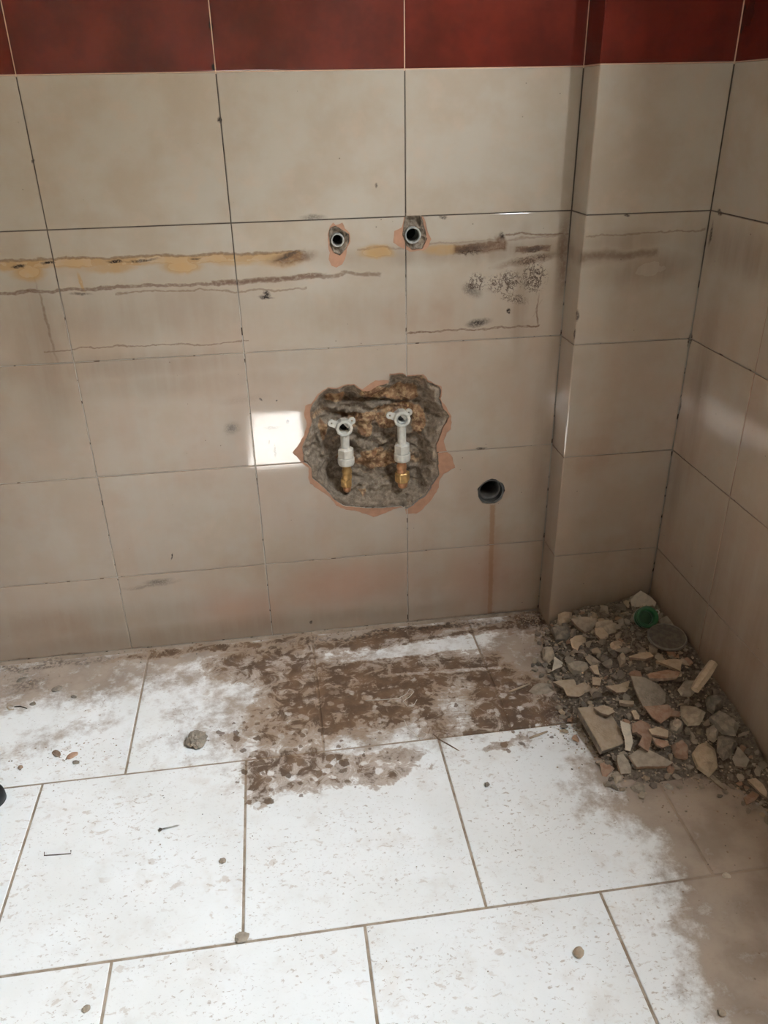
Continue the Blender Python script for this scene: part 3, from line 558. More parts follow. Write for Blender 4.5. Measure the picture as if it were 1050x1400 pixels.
def fitting(cx, cy, stem_l, ears, nut, b1, b2, end, inner, label, tilt):
    X, Z = wallp(380+cx/3.75, 480+cy/3.75, -.002); root = empty('water_outlet_elbow', (X, 0, Z))
    tag(root, label, 'pipe fitting', 'white water outlet elbows in the broken hole')
    zz = lambda y: (cy-y)*K; xx = lambda x: (x-cx)*K
    bm = bmesh.new()                                   # ring mouth, octagonal outside, and the stem going down
    lathe(bm, [(.0118, .004), (.0135, .0055), (.0172, .0055), (.0190, .0035), (.0190, -.008), (.0175, -.022), (.0118, -.022)], RX90, 10, True)
    b2m = bmesh.new(); lathe(b2m, [(.0, -.020), (.0117, -.020), (.0117, -.0235), (.0, -.0235)], RX90, 16)
    me = bpy.data.meshes.new('t'); b2m.to_mesh(me); b2m.free(); bm.from_mesh(me)
    b2m = bmesh.new(); lathe(b2m, [(.0102, zz(nut[2])-.002), (.0096, zz(stem_l)), (.0100, -.016), (.0112, -.010)], Matrix.Translation((xx(nut[0])*.6, .010, 0)), 20)
    me = bpy.data.meshes.new('t'); b2m.to_mesh(me); b2m.free(); bm.from_mesh(me)
    e = bm_obj('elbow', bm, M['pvc'], root)
    md = e.modifiers.new('b', 'BEVEL'); md.width = .0008; md.segments = 2; md.limit_method = 'ANGLE'
    bm = bmesh.new(); lathe(bm, [(.0092, .002 if inner else -.006), (.0112, .002 if inner else -.006), (.0112, -.019), (.0092, -.019)], RX90, 20, True)
    for k in range(4): lathe(bm, [(.0084, -.008-k*.003), (.0094, -.0068-k*.003), (.0094, -.0092-k*.003)], RX90, 16, True)
    bm_obj('threaded_insert', bm, M['steel' if inner else 'thread'], root, True)
    bm = bmesh.new(); lathe(bm, [(0, -.0165), (.009, -.0165), (.009, -.0185), (0, -.0185)], RX90, 16); bm_obj('bore', bm, M['dgrey' if inner else 'black'], root)
    for ex, ey in ears:
        bm = bmesh.new(); c = Vector((xx(ex), .004, zz(ey)))
        lathe(bm, [(.0022, .0022), (.0075, .0022), (.0082, .0012), (.0082, -.002), (.0022, -.002)], Matrix.Translation(c) @ RX90, 16, True)
        d = Vector((-c.x, 0, -c.z)).normalized(); s = Vector((-d.z, 0, d.x)); a = c+d*.0028; t = c+d*.018
        v = [bm.verts.new(q+Vector((0, yy, 0))) for yy in (-.0015, .0018) for q in (a+s*.0074, a-s*.0074, t-s*.0088, t+s*.0088)]
        for f in ((0, 1, 2, 3), (7, 6, 5, 4), (0, 4, 5, 1), (1, 5, 6, 2), (2, 6, 7, 3), (3, 7, 4, 0)): bm.faces.new([v[i] for i in f])
        bmesh.ops.recalc_face_normals(bm, faces=bm.faces); bm_obj('mounting_ear', bm, M['pvc'], root)
    nx, nr, n0, n1 = nut                              # centre x, radius, top, bottom (picture pixels of the crop)
    mt = Matrix.Translation((xx(nx), .011, 0)) @ Matrix.Rotation(.25, 4, 'Z')
    bm = bmesh.new(); lathe(bm, [(nr*K*.62, zz(n0)), (nr*K*.97, zz(n0+10)), (nr*K*.97, zz(n0+.55*(n1-n0))), (nr*K*.9, zz(n0+.58*(n1-n0)))], mt, 6)
    un = bm_obj('union_nut', bm, M['pvc'], root); md = un.modifiers.new('b', 'BEVEL'); md.width = .001; md.segments = 2
    bm = bmesh.new(); lathe(bm, [(nr*K*.95, zz(n0+.57*(n1-n0))), (nr*K, zz(n0+.62*(n1-n0))), (nr*K, zz(n1-12)), (nr*K*.9, zz(n1))], mt, 24)
    bm_obj('nut_collar', bm, M['pvc'], un, False)
    x1, r1, y0, y1 = b1; mt = Matrix.Translation((xx(x1), .013, 0)); L = y1-y0; q = lambda t: zz(y0+L*t)
    bm = bmesh.new(); lathe(bm, [(r1*K*.8, q(-.1)), (r1*K*.85, q(.3)), (r1*K, q(.38)), (r1*K, q(.58)), (r1*K*.8, q(.66)), (r1*K*.95, q(.74)), (r1*K*.95, q(.95)), (r1*K*.7, q(1.08))], mt, 20)
    bm_obj('brass_coupling', bm, M['copper' if inner else 'brass'], root, True)
    x2, r2, y0, y1 = b2; mt = Matrix.Translation((xx(x2), .016, 0)) @ Matrix.Rotation(tilt, 4, 'Z'); L = y1-y0
    bm = bmesh.new(); lathe(bm, [(r2*K*.8, q(-.02)), (r2*K*1.08, zz(y0+.08*L)), (r2*K*1.08, zz(y0+.85*L)), (r2*K*.85, zz(y1))], mt, 6)
    hn = bm_obj('brass_nut', bm, M['brass'], root); md = hn.modifiers.new('b', 'BEVEL'); md.width = .0012; md.segments = 2
    bm = bmesh.new(); lathe(bm, [(r2*K*.78, zz(y1-12)), (r2*K*.72, zz(y1+14)), (r2*K*.66, zz(end+4)), (r2*K*.5, zz(end+10))], Matrix.Translation((xx(x2+3), .018, 0)), 20)
    bm_obj('pipe_end', bm, M['copper'], root, True)
    return root
fitting(340, 397, 500, [(278, 369), (381, 363)], (345, 44, 512, 608), (347, 27, 612, 692), (342, 30, 690, 742), 765, False, 'white plastic elbow with empty threaded mouth, farther from the round drain opening', .4)
fitting(637, 350, 480, [(575, 329), (673, 319)], (640, 44, 490, 590), (638, 27, 592, 668), (641, 38, 660, 722), 745, True, 'white plastic elbow with grey steel insert in its mouth, nearer the round drain opening', .1)
def stub(c, ro, ri, y0, label):
    r = empty('pipe_stub', (c[0], 0, c[1])); tag(r, label, 'pipe', 'cut pipe ends above the broken hole')
    bm = bmesh.new(); lathe(bm, [(ri, y0-.001), (ri+.0008, y0), (ro-.0008, y0), (ro, y0-.0015), (ro, -.07), (ri, -.07)], RX90, 28, True); bm_obj('pipe', bm, M['steel'], r, False)
    bm = bmesh.new(); lathe(bm, [(0, -.045), (ri, -.045), (ri, -.05), (0, -.05)], RX90, 20); bm_obj('bore', bm, M['black'], r)
    bm = bmesh.new()
    for k in range(4): lathe(bm, [(ri-.0012, y0-.008-k*.003), (ri+.0002, y0-.0068-k*.003), (ri+.0002, y0-.0092-k*.003)], RX90, 24, True)
    bm_obj('thread', bm, M['thread'], r, True)
stub(PC1, .0130, .0102, .003, 'narrow steel pipe end in a mortar plug above bare terracotta chip')
stub(PC2, .0162, .0128, .002, 'wider steel pipe end with bright rim under the tile joint')
dr = empty('drain_pipe', (DC[0], 0, DC[1])); tag(dr, 'dark grey plastic drain opening with rust run below it', 'drain pipe')
bm = bmesh.new(); lathe(bm, [(.0275, -.002), (.031, -.001), (.0318, -.004), (.0318, -.06), (.0275, -.06)], RX90, 36, True); bm_obj('socket', bm, M['dgrey'], dr)
bm = bmesh.new(); lathe(bm, [(.0272, -.016), (.0255, -.0145), (.0215, -.02), (.0215, -.12), (.0272, -.12)], RX90, 36, True); bm_obj('rubber_seal', bm, M['dgrey'], dr, True)
bm = bmesh.new(); lathe(bm, [(0, -.11), (.0216, -.11), (.0216, -.115), (0, -.115)], RX90, 24); bm_obj('bore', bm, M['black'], dr)
# ------------------------------------------------------------------ rubble heap
def dusty(name, col, dust=(188, 174, 157), amt=.5, rough=.92):
    b = NB(name); o = b.obj(); g = b.n.new('ShaderNodeNewGeometry'); f = b.noise(o, 70, 4, .6); r = b.rnd(); q = b.noise(o, 300, 3, .6)
    c = b.mix(b.ss(f, .3, .7), tuple(x*.74 for x in lin(*col)[:3]), lin(*col)); c = b.mix(b.m('MULTIPLY', b.ss(f, .42, .62), amt), c, lin(*dust))
    c = b.mix(1., c, b.mix(r, (.72, .72, .72), (1.0, .98, .95)), 'MULTIPLY')
    b.set(c, rough, spec=.2); b.bump(b.m('ADD', f, q), .6, .002); return b.mat
M['r_grey'] = dusty('rubble_mortar', (188, 174, 157)); M['r_dark'] = dusty('rubble_dark_mortar', (154, 143, 130), amt=.3)
M['r_tan'] = dusty('rubble_tan', (212, 190, 164), amt=.4); M['r_terra'] = dusty('rubble_terracotta', (200, 160, 134), amt=.4)
M['r_cream'] = dusty('rubble_glaze', (222, 212, 196), amt=.2, rough=.5); M['r_side'] = dusty('rubble_broken_edge', (166, 138, 117), amt=.4)
M['dust'] = plain('plaster_dust', lin(122, 109, 95), .97, nscale=160, var=.4, bump=.9, bd=.004)  # dust colour darkened to paint in the shade of gaps between lumps
FR = [floorp(*q) for q in [(738, 868), (742, 905), (758, 950), (788, 990), (815, 1035), (850, 1068), (900, 1072), (960, 1062), (1010, 1082), (1062, 1120)]]
HP = FR + [(XR, FR[-1][1]-.02), (XR, -DP), (XP, -DP), (XP, FR[0][1])]
def hmound(x, y):
    if not inside((x, y), HP) and not (x > XP and y > -DP-.01 and x < XR): return 0
    d = min(seg_d((x, y), FR[i], FR[i+1]) for i in range(len(FR)-1))
    dw = min(1, d/.05)
    return .085*(1-math.exp(-d/.15)) + dw*(fbm((x*14, y*14, 3))*.010+fbm((x*40, y*40, 5))*.004)
V = []; idx = {}; res = .0075; x0, y0 = XP-.10, FR[-1][1]-.06
nx, ny = int((XR-.0005-x0)/res)+1, int((-DP-.0005-y0)/res)+1
for j in range(ny+1):
    for i in range(nx+1):
        x = min(x0+i*res, XR-.0004); y = min(y0+j*res, -DP-.0004 if x > XP else -.002)
        h = hmound(x, y)
        idx[(i, j)] = len(V); V.append((x, y, h-.0015+(.0 if h > .003 else -.003)))
F = []
for j in range(ny):
    for i in range(nx):
        q = [idx[(i, j)], idx[(i+1, j)], idx[(i+1, j+1)], idx[(i, j+1)]]
        if max(V[k][2] for k in q) > .0012: F.append(q)
hp = mesh_obj('rubble_dust', V, F, [M['dust']], None, smooth=True); hp['kind'] = 'stuff'; tag(hp, 'grey plaster dust heaped in the corner under the rubble', 'rubble dust')
def heap_hit(px, py):
    d = ray(px, py); t = 1.2
    while t < 4:
        p = CAMP+d*t
        if p.z <= hmound(p.x, p.y): return p
        t += .002
    return p
BUSY = []; NAMED = []
def outline(pts, n, off, co):
    P3 = [on_plane(700+x/3, 780+y/3, co, n) for x, y in pts]
    c = sum(P3, Vector())/len(P3)
    e1 = n.cross(Vector((0, 1, 0))).normalized(); e2 = n.cross(e1)
    return c, e1, e2, [((p-c).dot(e1), (p-c).dot(e2)) for p in P3]
def shard(name, label, pts, top='r_tan', side='r_side', thick=.008, tilt=(0, -.15), lift=.006, cat='rubble piece', rock=False, near=None):
    cx = sum(p[0] for p in pts)/len(pts); cy = sum(p[1] for p in pts)/len(pts)
    p = heap_hit(700+cx/3, 780+cy/3); n = Vector((tilt[0], tilt[1], 1)).normalized()
    c, e1, e2, po = outline(pts, n, lift, p+n*lift)
    R = max(math.hypot(*q) for q in po); BUSY.append((c.x, c.y, R))
    po = jag(po, R*.45, R*.045); N = len(po)
    if sum(po[i-1][0]*po[i][1]-po[i][0]*po[i-1][1] for i in range(N)) < 0: po.reverse()
    to = lambda q, s, h: e1*q[0]*s+e2*q[1]*s+n*h
    rr = random.Random(int(cx*7+cy))
    # keep it inside the walls
    def fit(v):
        w = c+v; w.x = min(w.x, XR-.002)
        if w.x > XP-.01: w.y = min(w.y, -DP-.002)
        w.z = max(w.z, .0005); return w-c
    if rock: L = [(.72, -thick*1.0), (1., -thick*.55), (.95, -thick*.2), (.62, thick*.12)]
    else: L = [(.90, -thick), (1.0, -thick*.35), (1.0, -thick*.1), (.965, 0)]
    V = []; F = []; fm = []
    for s, h in L: V += [fit(to(q, s*(1+rr.uniform(-.05, .05) if rock else 1), h+(rr.uniform(-.12, .12)*thick if rock else 0))) for q in po]
    for k in range(3):
        for i in range(N): j = (i+1) % N; F.append((k*N+i, k*N+j, (k+1)*N+j, (k+1)*N+i)); fm.append(1 if (k < 2 and not rock) else 0)
    tr = tessellate_polygon([[Vector((q[0], q[1], 0)) for q in po]])
    for t in tr: F.append([3*N+i for i in t]); fm.append(0); F.append([i for i in t][::-1]); fm.append(1)
    o = mesh_obj(name, V, F, [M[top], M[side if not rock else top]], None, fm); o.location = c
    bm = bmesh.new(); bm.from_mesh(o.data); bmesh.ops.recalc_face_normals(bm, faces=bm.faces); bm.to_mesh(o.data); bm.free()
    tag(o, label, cat, 'rubble pieces in the corner heap'); NAMED.append((c.x, c.y, near or label)); return o
T, ST, RK = 'tile_shard', 'mortar_slab', 'rubble_lump'
shard(T, 'pale tile shard leaning in the wall corner behind green collar', [(485,120),(528,82),(570,108),(592,130),(585,160),(545,168),(495,165)], 'r_cream', tilt=(-.1,-1.2), lift=.012, thick=.007)
shard(T, 'brownish tile shard between grey disc and right-hand wall', [(598,200),(635,184),(660,212),(684,248),(650,256),(610,228)], 'r_grey', tilt=(-.3,-.2))
shard(ST, 'big mortar-coated shard with pink tip in middle of heap', [(487,430),(540,435),(600,465),(632,500),(630,540),(600,560),(545,575),(520,520)], 'r_grey', 'r_side', tilt=(.05,-.35), lift=.016, thick=.010)
shard(T, 'pink terracotta tip shard under the big mortar-coated one', [(540,556),(600,552),(640,548),(662,572),(692,580),(687,600),(650,598),(612,626),(575,602)], 'r_terra', tilt=(.05,-.35), lift=.012)
shard(T, 'wide tan shard with notched edge at the mud side', [(165,455),(255,445),(265,470),(300,455),(345,480),(320,492),(275,517),(225,512),(210,480)], 'r_tan', tilt=(0,-.1), lift=.008)
shard('tile_offcut', 'straight-sawn thick tile offcut with shade-painted edges at heap foot', [(270,560),(330,556),(400,575),(440,640),(463,706),(372,738),(322,650)], 'r_tan', 'r_dark', thick=.020, tilt=(.12,-.12), lift=.024)  # darker side material paints the shade onto its edges
shard(T, 'upright pale wavy shard leaning on the sawn offcut', [(443,615),(482,628),(490,662),(497,705),(485,741),(465,737),(462,690),(450,655)], 'r_cream', tilt=(-.4,-.5), lift=.018)
shard(T, 'arched terracotta shard beside the pale wavy one', [(492,628),(530,611),(562,628),(578,660),(575,690),(560,742),(520,712),(535,680),(512,662),(494,665)], 'r_terra', tilt=(.2,-.3), lift=.012)
shard(ST, 'flat grey slab with pink front edge at heap foot', [(478,757),(535,722),(600,752),(662,786),(640,800),(512,806)], 'r_grey', 'r_terra', tilt=(0,-.25), lift=.010, thick=.012)
shard(T, 'small terracotta chip with white glazed edge on the floor', [(360,790),(388,784),(420,810),(388,846),(370,842)], 'r_terra', 'r_cream', tilt=(-.1,-.2), lift=.006, thick=.006)
shard(T, 'grey-beige chip standing against flat grey slab', [(431,756),(456,751),(474,775),(491,805),(488,832),(447,834),(436,800)], 'r_grey', tilt=(.1,-.45), lift=.008)
shard(RK, 'small grey lump touching the white-edged chip', [(408,832),(430,815),(460,838),(452,860),(425,872)], 'r_grey', rock=True, lift=.007, thick=.014)
shard(RK, 'lone oval grey lump on the white floor before the heap', [(485,882),(515,859),(545,880),(551,905),(528,915),(500,904)], 'r_grey', rock=True, lift=.007, thick=.014)
shard(RK, 'squared terracotta block with orange face', [(655,706),(700,685),(730,722),(726,756),(690,752),(668,740)], 'r_terra', rock=True, lift=.012, thick=.022)
shard(T, 'curved terracotta crescent before the squared block', [(574,682),(600,690),(640,700),(646,716),(620,726),(590,712)], 'r_terra', tilt=(0,-.4), lift=.014)
shard(T, 'tan hollow shard above the terracotta crescent', [(560,650),(600,640),(642,655),(640,682),(610,676),(575,672)], 'r_tan', tilt=(0,-.1), lift=.012)
shard(RK, 'round grey lump under the pink tip shard', [(650,610),(680,600),(706,620),(702,648),(675,656),(650,640)], 'r_grey', rock=True, lift=.010, thick=.02)
shard(ST, 'olive-grey slab right beside pink tip shard', [(695,545),(760,550),(797,578),(772,620),(725,622),(697,592)], 'r_grey', rock=True, lift=.014, thick=.018)
shard(RK, 'squarish dark lump below the stick near wall', [(800,512),(858,500),(876,536),(832,574),(806,552)], 'r_dark', rock=True, lift=.014, thick=.024)
shard(ST, 'long dark mortar slab leaning at right-hand wall', [(810,592),(850,565),(892,590),(936,626),(922,666),(870,652)], 'r_dark', rock=True, lift=.016, thick=.022)
shard(ST, 'large tan-grey slab at the heap foot near wall', [(742,742),(765,705),(800,694),(836,728),(847,800),(812,832),(762,802)], 'r_tan', rock=True, lift=.012, thick=.018)
shard(ST, 'brown slab lying against wall past the tan-grey slab', [(903,772),(926,720),(950,745),(974,775),(960,806),(915,800)], 'r_grey', tilt=(-.5,-.2), lift=.012, thick=.01)
shard(RK, 'pale grey lump between the dark slabs', [(800,640),(826,625),(850,655),(840,690),(806,672)], 'r_grey', rock=True, lift=.012, thick=.02)
shard(ST, 'dark slab in shade behind tan-grey slab', [(850,670),(900,668),(925,700),(905,750),(870,770),(846,730)], 'r_dark', rock=True, lift=.010, thick=.018)
shard(ST, 'smooth grey slab left of the stick', [(684,478),(710,446),(780,440),(766,480),(740,505),(700,506)], 'r_grey', rock=True, lift=.014, thick=.016)
shard(T, 'thin edge-on terracotta shard before grey disc', [(553,424),(600,412),(640,406),(690,416),(680,434),(600,441),(562,440)], 'r_terra', tilt=(0,.2), lift=.012)
shard(T, 'triangular tan shard under the grey disc', [(590,368),(650,362),(702,364),(692,412),(650,392)], 'r_tan', tilt=(.1,-.2), lift=.010)
shard(T, 'tan blade shard in front of grey disc', [(478,352),(530,336),(566,334),(582,350),(548,362),(510,358)], 'r_tan', tilt=(0,-.1), lift=.010)
shard(T, 'pale tan five-sided shard half under mortar slab', [(340,236),(372,232),(397,250),(395,284),(376,292),(345,262)], 'r_tan', tilt=(.2,-.4), lift=.010)
shard(ST, 'grey mortar slab covering the five-sided tan shard', [(345,206),(392,195),(432,214),(428,245),(398,252),(372,232),(345,234)], 'r_grey', rock=True, lift=.016, thick=.014)
shard(ST, 'long grey slab near the pillar edge', [(240,196),(300,188),(352,196),(345,215),(330,242),(300,252),(268,228)], 'r_grey', tilt=(0,-.3), lift=.012, thick=.012)
shard('brick_fragment', 'yellowish brick corner piece against pillar tile', [(190,172),(215,164),(248,168),(246,196),(200,216),(190,200)], 'r_tan', rock=True, lift=.014, thick=.024)
shard(RK, 'rounded grey rock beside yellowish brick piece', [(163,228),(195,218),(232,224),(246,262),(220,280),(180,274)], 'r_dark', rock=True, lift=.012, thick=.024)
shard(T, 'squarish tan shard below the long grey slab', [(238,282),(262,266),(302,262),(306,308),(282,332),(246,316)], 'r_tan', tilt=(0,-.3), lift=.010)
shard(RK, 'upright grey rock at heap edge on the mud side', [(124,312),(145,304),(167,310),(181,350),(152,371),(128,352)], 'r_grey', rock=True, lift=.014, thick=.022)
shard(T, 'white triangular glazed shard at the heap edge', [(174,351),(219,384),(200,396),(164,413)], 'r_cream', 'r_cream', tilt=(.2,-.5), lift=.008, thick=.006)
shard(RK, 'broad grey lump beside white triangular shard', [(228,378),(270,366),(312,372),(318,398),(290,410),(250,404)], 'r_grey', rock=True, lift=.010, thick=.022)
shard(T, 'slim tan shard pointing up mid-heap', [(318,392),(350,385),(362,430),(340,424)], 'r_tan', tilt=(0,-.5), lift=.010)
shard(T, 'small square tan shard above the notched one', [(328,436),(366,440),(362,472),(330,468)], 'r_tan', tilt=(0,-.3), lift=.008)
shard(RK, 'tan oval lump below five-sided shard', [(405,292),(436,280),(464,302),(452,320),(428,323),(410,312)], 'r_tan', rock=True, lift=.010, thick=.02)
shard(RK, 'upright tan lump left of the blade shard', [(434,346),(452,329),(470,352),(468,374),(446,382)], 'r_tan', rock=True, lift=.012, thick=.02)
shard(T, 'tan shard with raised point left of big mortar-coated one', [(388,472),(440,466),(482,450),(486,476),(466,498),(430,500)], 'r_tan', tilt=(.3,-.2), lift=.010)
shard(T, 'thin tan sliver below the raised-point shard', [(440,530),(500,534),(500,547),(470,546),(440,541)], 'r_tan', tilt=(0,.1), lift=.008)
shard(T, 'flat oval tan shard lying on the sawn offcut', [(335,562),(370,552),(402,558),(424,578),(395,592),(362,582)], 'r_tan', tilt=(0,-.1), lift=.026, thick=.007)
shard(T, 'small pale tongue-shaped shard behind the wavy one', [(488,576),(508,572),(524,596),(522,610),(504,610)], 'r_tan', tilt=(0,-.4), lift=.012)
shard(T, 'curved tan strip by the wall past the heap', [(964,856),(1000,850),(1030,876),(1046,905),(1044,930),(1020,912),(990,880)], 'r_tan', tilt=(-.2,-.1), lift=.010)
shard(T, 'loose terracotta flake near wall at end of heap', [(950,930),(985,902),(1016,920),(1000,940),(962,960)], 'r_terra', tilt=(0,-.1), lift=.006)
shard(RK, 'tiny pale yellow chip before the heap', [(624,882),(640,869),(664,886),(662,900),(640,896)], 'r_cream', rock=True, lift=.005, thick=.010)
shard('plaster_strip', 'long brown plaster strip flat on floor near wall', [(790,822),(800,815),(850,860),(882,896),(872,900),(830,866)], 'r_grey', tilt=(0,-.05), lift=.004, thick=.006)
shard(RK, 'grey lump on the floor left of heap by twig', [(70,492),(110,455),(160,462),(172,490),(140,505),(95,508)], 'r_grey', rock=True, lift=.005, thick=.012)
# stick
a = heap_hit(700+742/3, 780+528/3)+Vector((0, 0, .024)); b_ = on_plane(700+826/3, 780+380/3, (XR-.013, 0, 0), (1, 0, 0)); bm = bmesh.new(); ax = b_-a
tube_path(bm, [a, a+ax*.25+Vector((0, 0, .001)), a+ax*.5, a+ax*.75+Vector((.001, 0, .001)), b_], [.0085, .0105, .0110, .0105, .0095], 7)
st = bm_obj('wooden_stick', bm, M['r_tan']); tag(st, 'short tan wooden stick propped in rubble by the wall', 'stick'); st_c = (a+b_)/2; BUSY.append((st_c.x, st_c.y, .03))
# grey disc
p = heap_hit(700+632/3, 780+297/3); dsk = empty('metal_disc', p+Vector((0, 0, .018))); tag(dsk, 'round dark grey metal drain cover lying on rubble', 'drain cover')
dsk.scale = (.86, .86, .86); dsk.rotation_euler = (.12, -.05, 0); BUSY.append((p.x, p.y, .05))
M['disc'] = dusty('dull_metal', (104, 98, 91), (134, 124, 112), .3, .5); M['discrim'] = plain('worn_metal_rim', lin(138, 132, 124), .4, .6, var=.2)
bm = bmesh.new(); lathe(bm, [(0, .0), (.046, .0), (.046, -.005), (0, -.005)], Matrix.Identity(4), 40); bm_obj('plate', bm, M['disc'], dsk)
bm = bmesh.new(); lathe(bm, [(.0455, .001), (.0485, .0005), (.0495, -.002), (.0485, -.0065), (.0455, -.0065)], Matrix.Identity(4), 40, True); bm_obj('rim', bm, M['discrim'], dsk, True)
# green collar
M['green'] = plain('green_plastic', lin(14, 86, 42), .3, nscale=40, var=.2, bump=.1)
p = heap_hit(700+545/3, 780+225/3); gr = empty('plastic_collar', p+Vector((0, 0, .022))); tag(gr, 'bright green plastic pipe collar standing in the rubble', 'pipe collar')
gr.scale = (.86, .86, .86); gr.rotation_euler = Vector((-.15, -.72, .62)).to_track_quat('Z', 'Y').to_euler(); BUSY.append((p.x, p.y, .03))
bm = bmesh.new(); lathe(bm, [(.0185, .014), (.0205, .0155), (.0275, .0155), (.029, .0135), (.029, .007), (.0265, .005), (.0262, -.004), (.0285, -.006), (.0285, -.020), (.021, -.022), (.0185, -.018)], Matrix.Identity(4), 36, True); bm_obj('collar', bm, M['green'], gr, True)
bm = bmesh.new(); lathe(bm, [(0, -.0165), (.0186, -.0165), (.0186, -.0185), (0, -.0185)], Matrix.Identity(4), 24); bm_obj('inner_web', bm, M['green'], gr)
bm = bmesh.new(); lathe(bm, [(.004, .0015), (.0065, .0015), (.0065, -.0015), (.004, -.0015)], Matrix.Translation((.026, .014, .012)), 16, True); bm_obj('white_tab', bm, M['pvc'], gr)
# countable small lumps
def rock_mesh(seed):
    r = random.Random(seed); bm = bmesh.new(); fl = r.uniform(.45, .9); el = r.uniform(.75, 1)
    for _ in range(13):
        v = Vector((r.gauss(0, 1), r.gauss(0, 1), r.gauss(0, 1))).normalized(); v = Vector((v.x, v.y*el, v.z*fl))*r.uniform(.82, 1.08); bm.verts.new(v)
    g = bmesh.ops.convex_hull(bm, input=bm.verts)
    bmesh.ops.delete(bm, geom=[q for q in bm.verts if not q.link_faces], context='VERTS')
    bmesh.ops.recalc_face_normals(bm, faces=bm.faces); me = bpy.data.meshes.new('lump'); bm.to_mesh(me); bm.free(); return me
protos = {}
for mi, mn in enumerate(('r_grey', 'r_dark', 'r_tan', 'r_terra')):
    for k in range(5): me = rock_mesh(mi*10+k+1); me.materials.append(M[mn]); protos[(mn, k)] = me
LB = {'r_grey': ('mortar_lump', 'grey mortar lump'), 'r_dark': ('mortar_lump', 'dark mortar lump'), 'r_tan': ('tile_crumb', 'tan tile crumb'), 'r_terra': ('tile_crumb', 'pinkish terracotta crumb')}
NAMED += [(dsk.location.x, dsk.location.y, 'round drain cover'), (gr.location.x, gr.location.y, 'green pipe collar'), (st_c.x, st_c.y, 'tan wooden stick')]
rn = random.Random(77); cnt = 0; tries = 0; mine = []
bx0, bx1 = min(q[0] for q in HP)-.02, XR-.012; by0, by1 = min(q[1] for q in HP), -DP-.012
while cnt < 290 and tries < 16000:
    tries += 1; x, y = rn.uniform(bx0, bx1), rn.uniform(by0, by1)
    if x < XP and y > -.02: continue
    h = hmound(x, y); dfr = min(seg_d((x, y), FR[i], FR[i+1]) for i in range(len(FR)-1))
    if h <= 0 and (dfr > .035 or rn.random() > .25): continue
    r = min(.017, max(.0045, rn.lognormvariate(-4.62, .36)))
    if h <= .02: r = min(r, .009)
    if any(math.hypot(x-a, y-b) < R*.62+r*.6 for a, b, R in BUSY): continue
    if any(math.hypot(x-a, y-b) < (R+r)*.60 for a, b, R in mine): continue
    if x > XR-r-.002 or (x > XP-r and y > -DP-r-.002): continue
    mine.append((x, y, r)); mn = rn.choices(('r_grey', 'r_dark', 'r_tan', 'r_terra'), (5, 4, 3, 1.2))[0]
    nm, lb = LB[mn]; o = link(nm, protos[(mn, rn.randrange(5))]); o.location = (x, y, max(h, 0)+r*.38); o.scale = (r*rn.uniform(.9, 1.25), r, r)
    o.rotation_euler = (rn.uniform(-.5, .5), rn.uniform(-.5, .5), rn.uniform(0, 6.3)); ph = min(NAMED, key=lambda q: math.hypot(q[0]-x, q[1]-y))[2]; ph = ' '.join(ph.split()[:7])
    for cutw in (' with', ' between', ' in', ' at', ' beside', ' under', ' leaning', ' lying', ' against', ' touching', ' on', ' before', ' right', ' left', ' below', ' above', ' near', ' flat', ' half', ' covering', ' behind', ' past', ' by', ' pointing', ' standing'):
        if cutw+' ' in ph+' ' and ph.index(cutw) > 8: ph = ph[:ph.index(cutw)]
    sz = 'tiny' if r < .0075 else 'small' if r < .011 else 'larger'
    tag(o, '%s %s next to the %s in the heap' % (sz, lb, ph), 'rubble piece', 'loose lumps in the corner heap'); cnt += 1
# uncountable crumbs: on the heap, around its foot, along the wall foot and thinly over the floor
def crumbs(name, label, spots, mats):
    V = []; F = []; fm = []
    for x, y, z, r in spots:
        b0 = len(V); a = rn.uniform(0, 6.3); fl = rn.uniform(.5, 1)
        for k in range(4): V.append((x+r*math.cos(a+k*1.57)*rn.uniform(.7, 1.2), y+r*math.sin(a+k*1.57)*rn.uniform(.7, 1.2), z+r*rn.uniform(-.1, .3)*fl))
        V.append((x+rn.uniform(-.3, .3)*r, y+rn.uniform(-.3, .3)*r, z+r*fl)); V.append((x, y, z-r*.5))
        m = rn.randrange(len(mats))
        for k in range(4): F.append((b0+k, b0+(k+1) % 4, b0+4)); F.append((b0+(k+1) % 4, b0+k, b0+5)); fm += [m, m]
    o = mesh_obj(name, V, F, mats, None, fm); o['kind'] = 'stuff'
    if label: tag(o, label, 'crumbs')
    return o
sp1 = []
while len(sp1) < 2600:
    x, y = rn.uniform(bx0-.05, XR-.006), rn.uniform(by0-.03, -.006)
    if x > XP-.006 and y > -DP-.006: continue
    h = hmound(x, y); d = min(seg_d((x, y), FR[i], FR[i+1]) for i in range(len(FR)-1))
    if h <= .0 and rn.random() > math.exp(-d/.022)*.8: continue
    r = rn.uniform(.0012, .0042) if h > 0 else rn.uniform(.0008, .003); sp1.append((x, y, max(h, 0), r))
cr = crumbs('plaster_crumbs', None, sp1, [M['r_grey'], M['r_dark'], M['r_tan']]); cr.parent = hp
sp2 = []
for _ in range(420): 
    x = rn.uniform(-.75, XR-.05); y = -.004-abs(rn.gauss(0, .02))
    if x > XP-.01: continue
    sp2.append((x, y, 0, rn.uniform(.0008, .0028)))
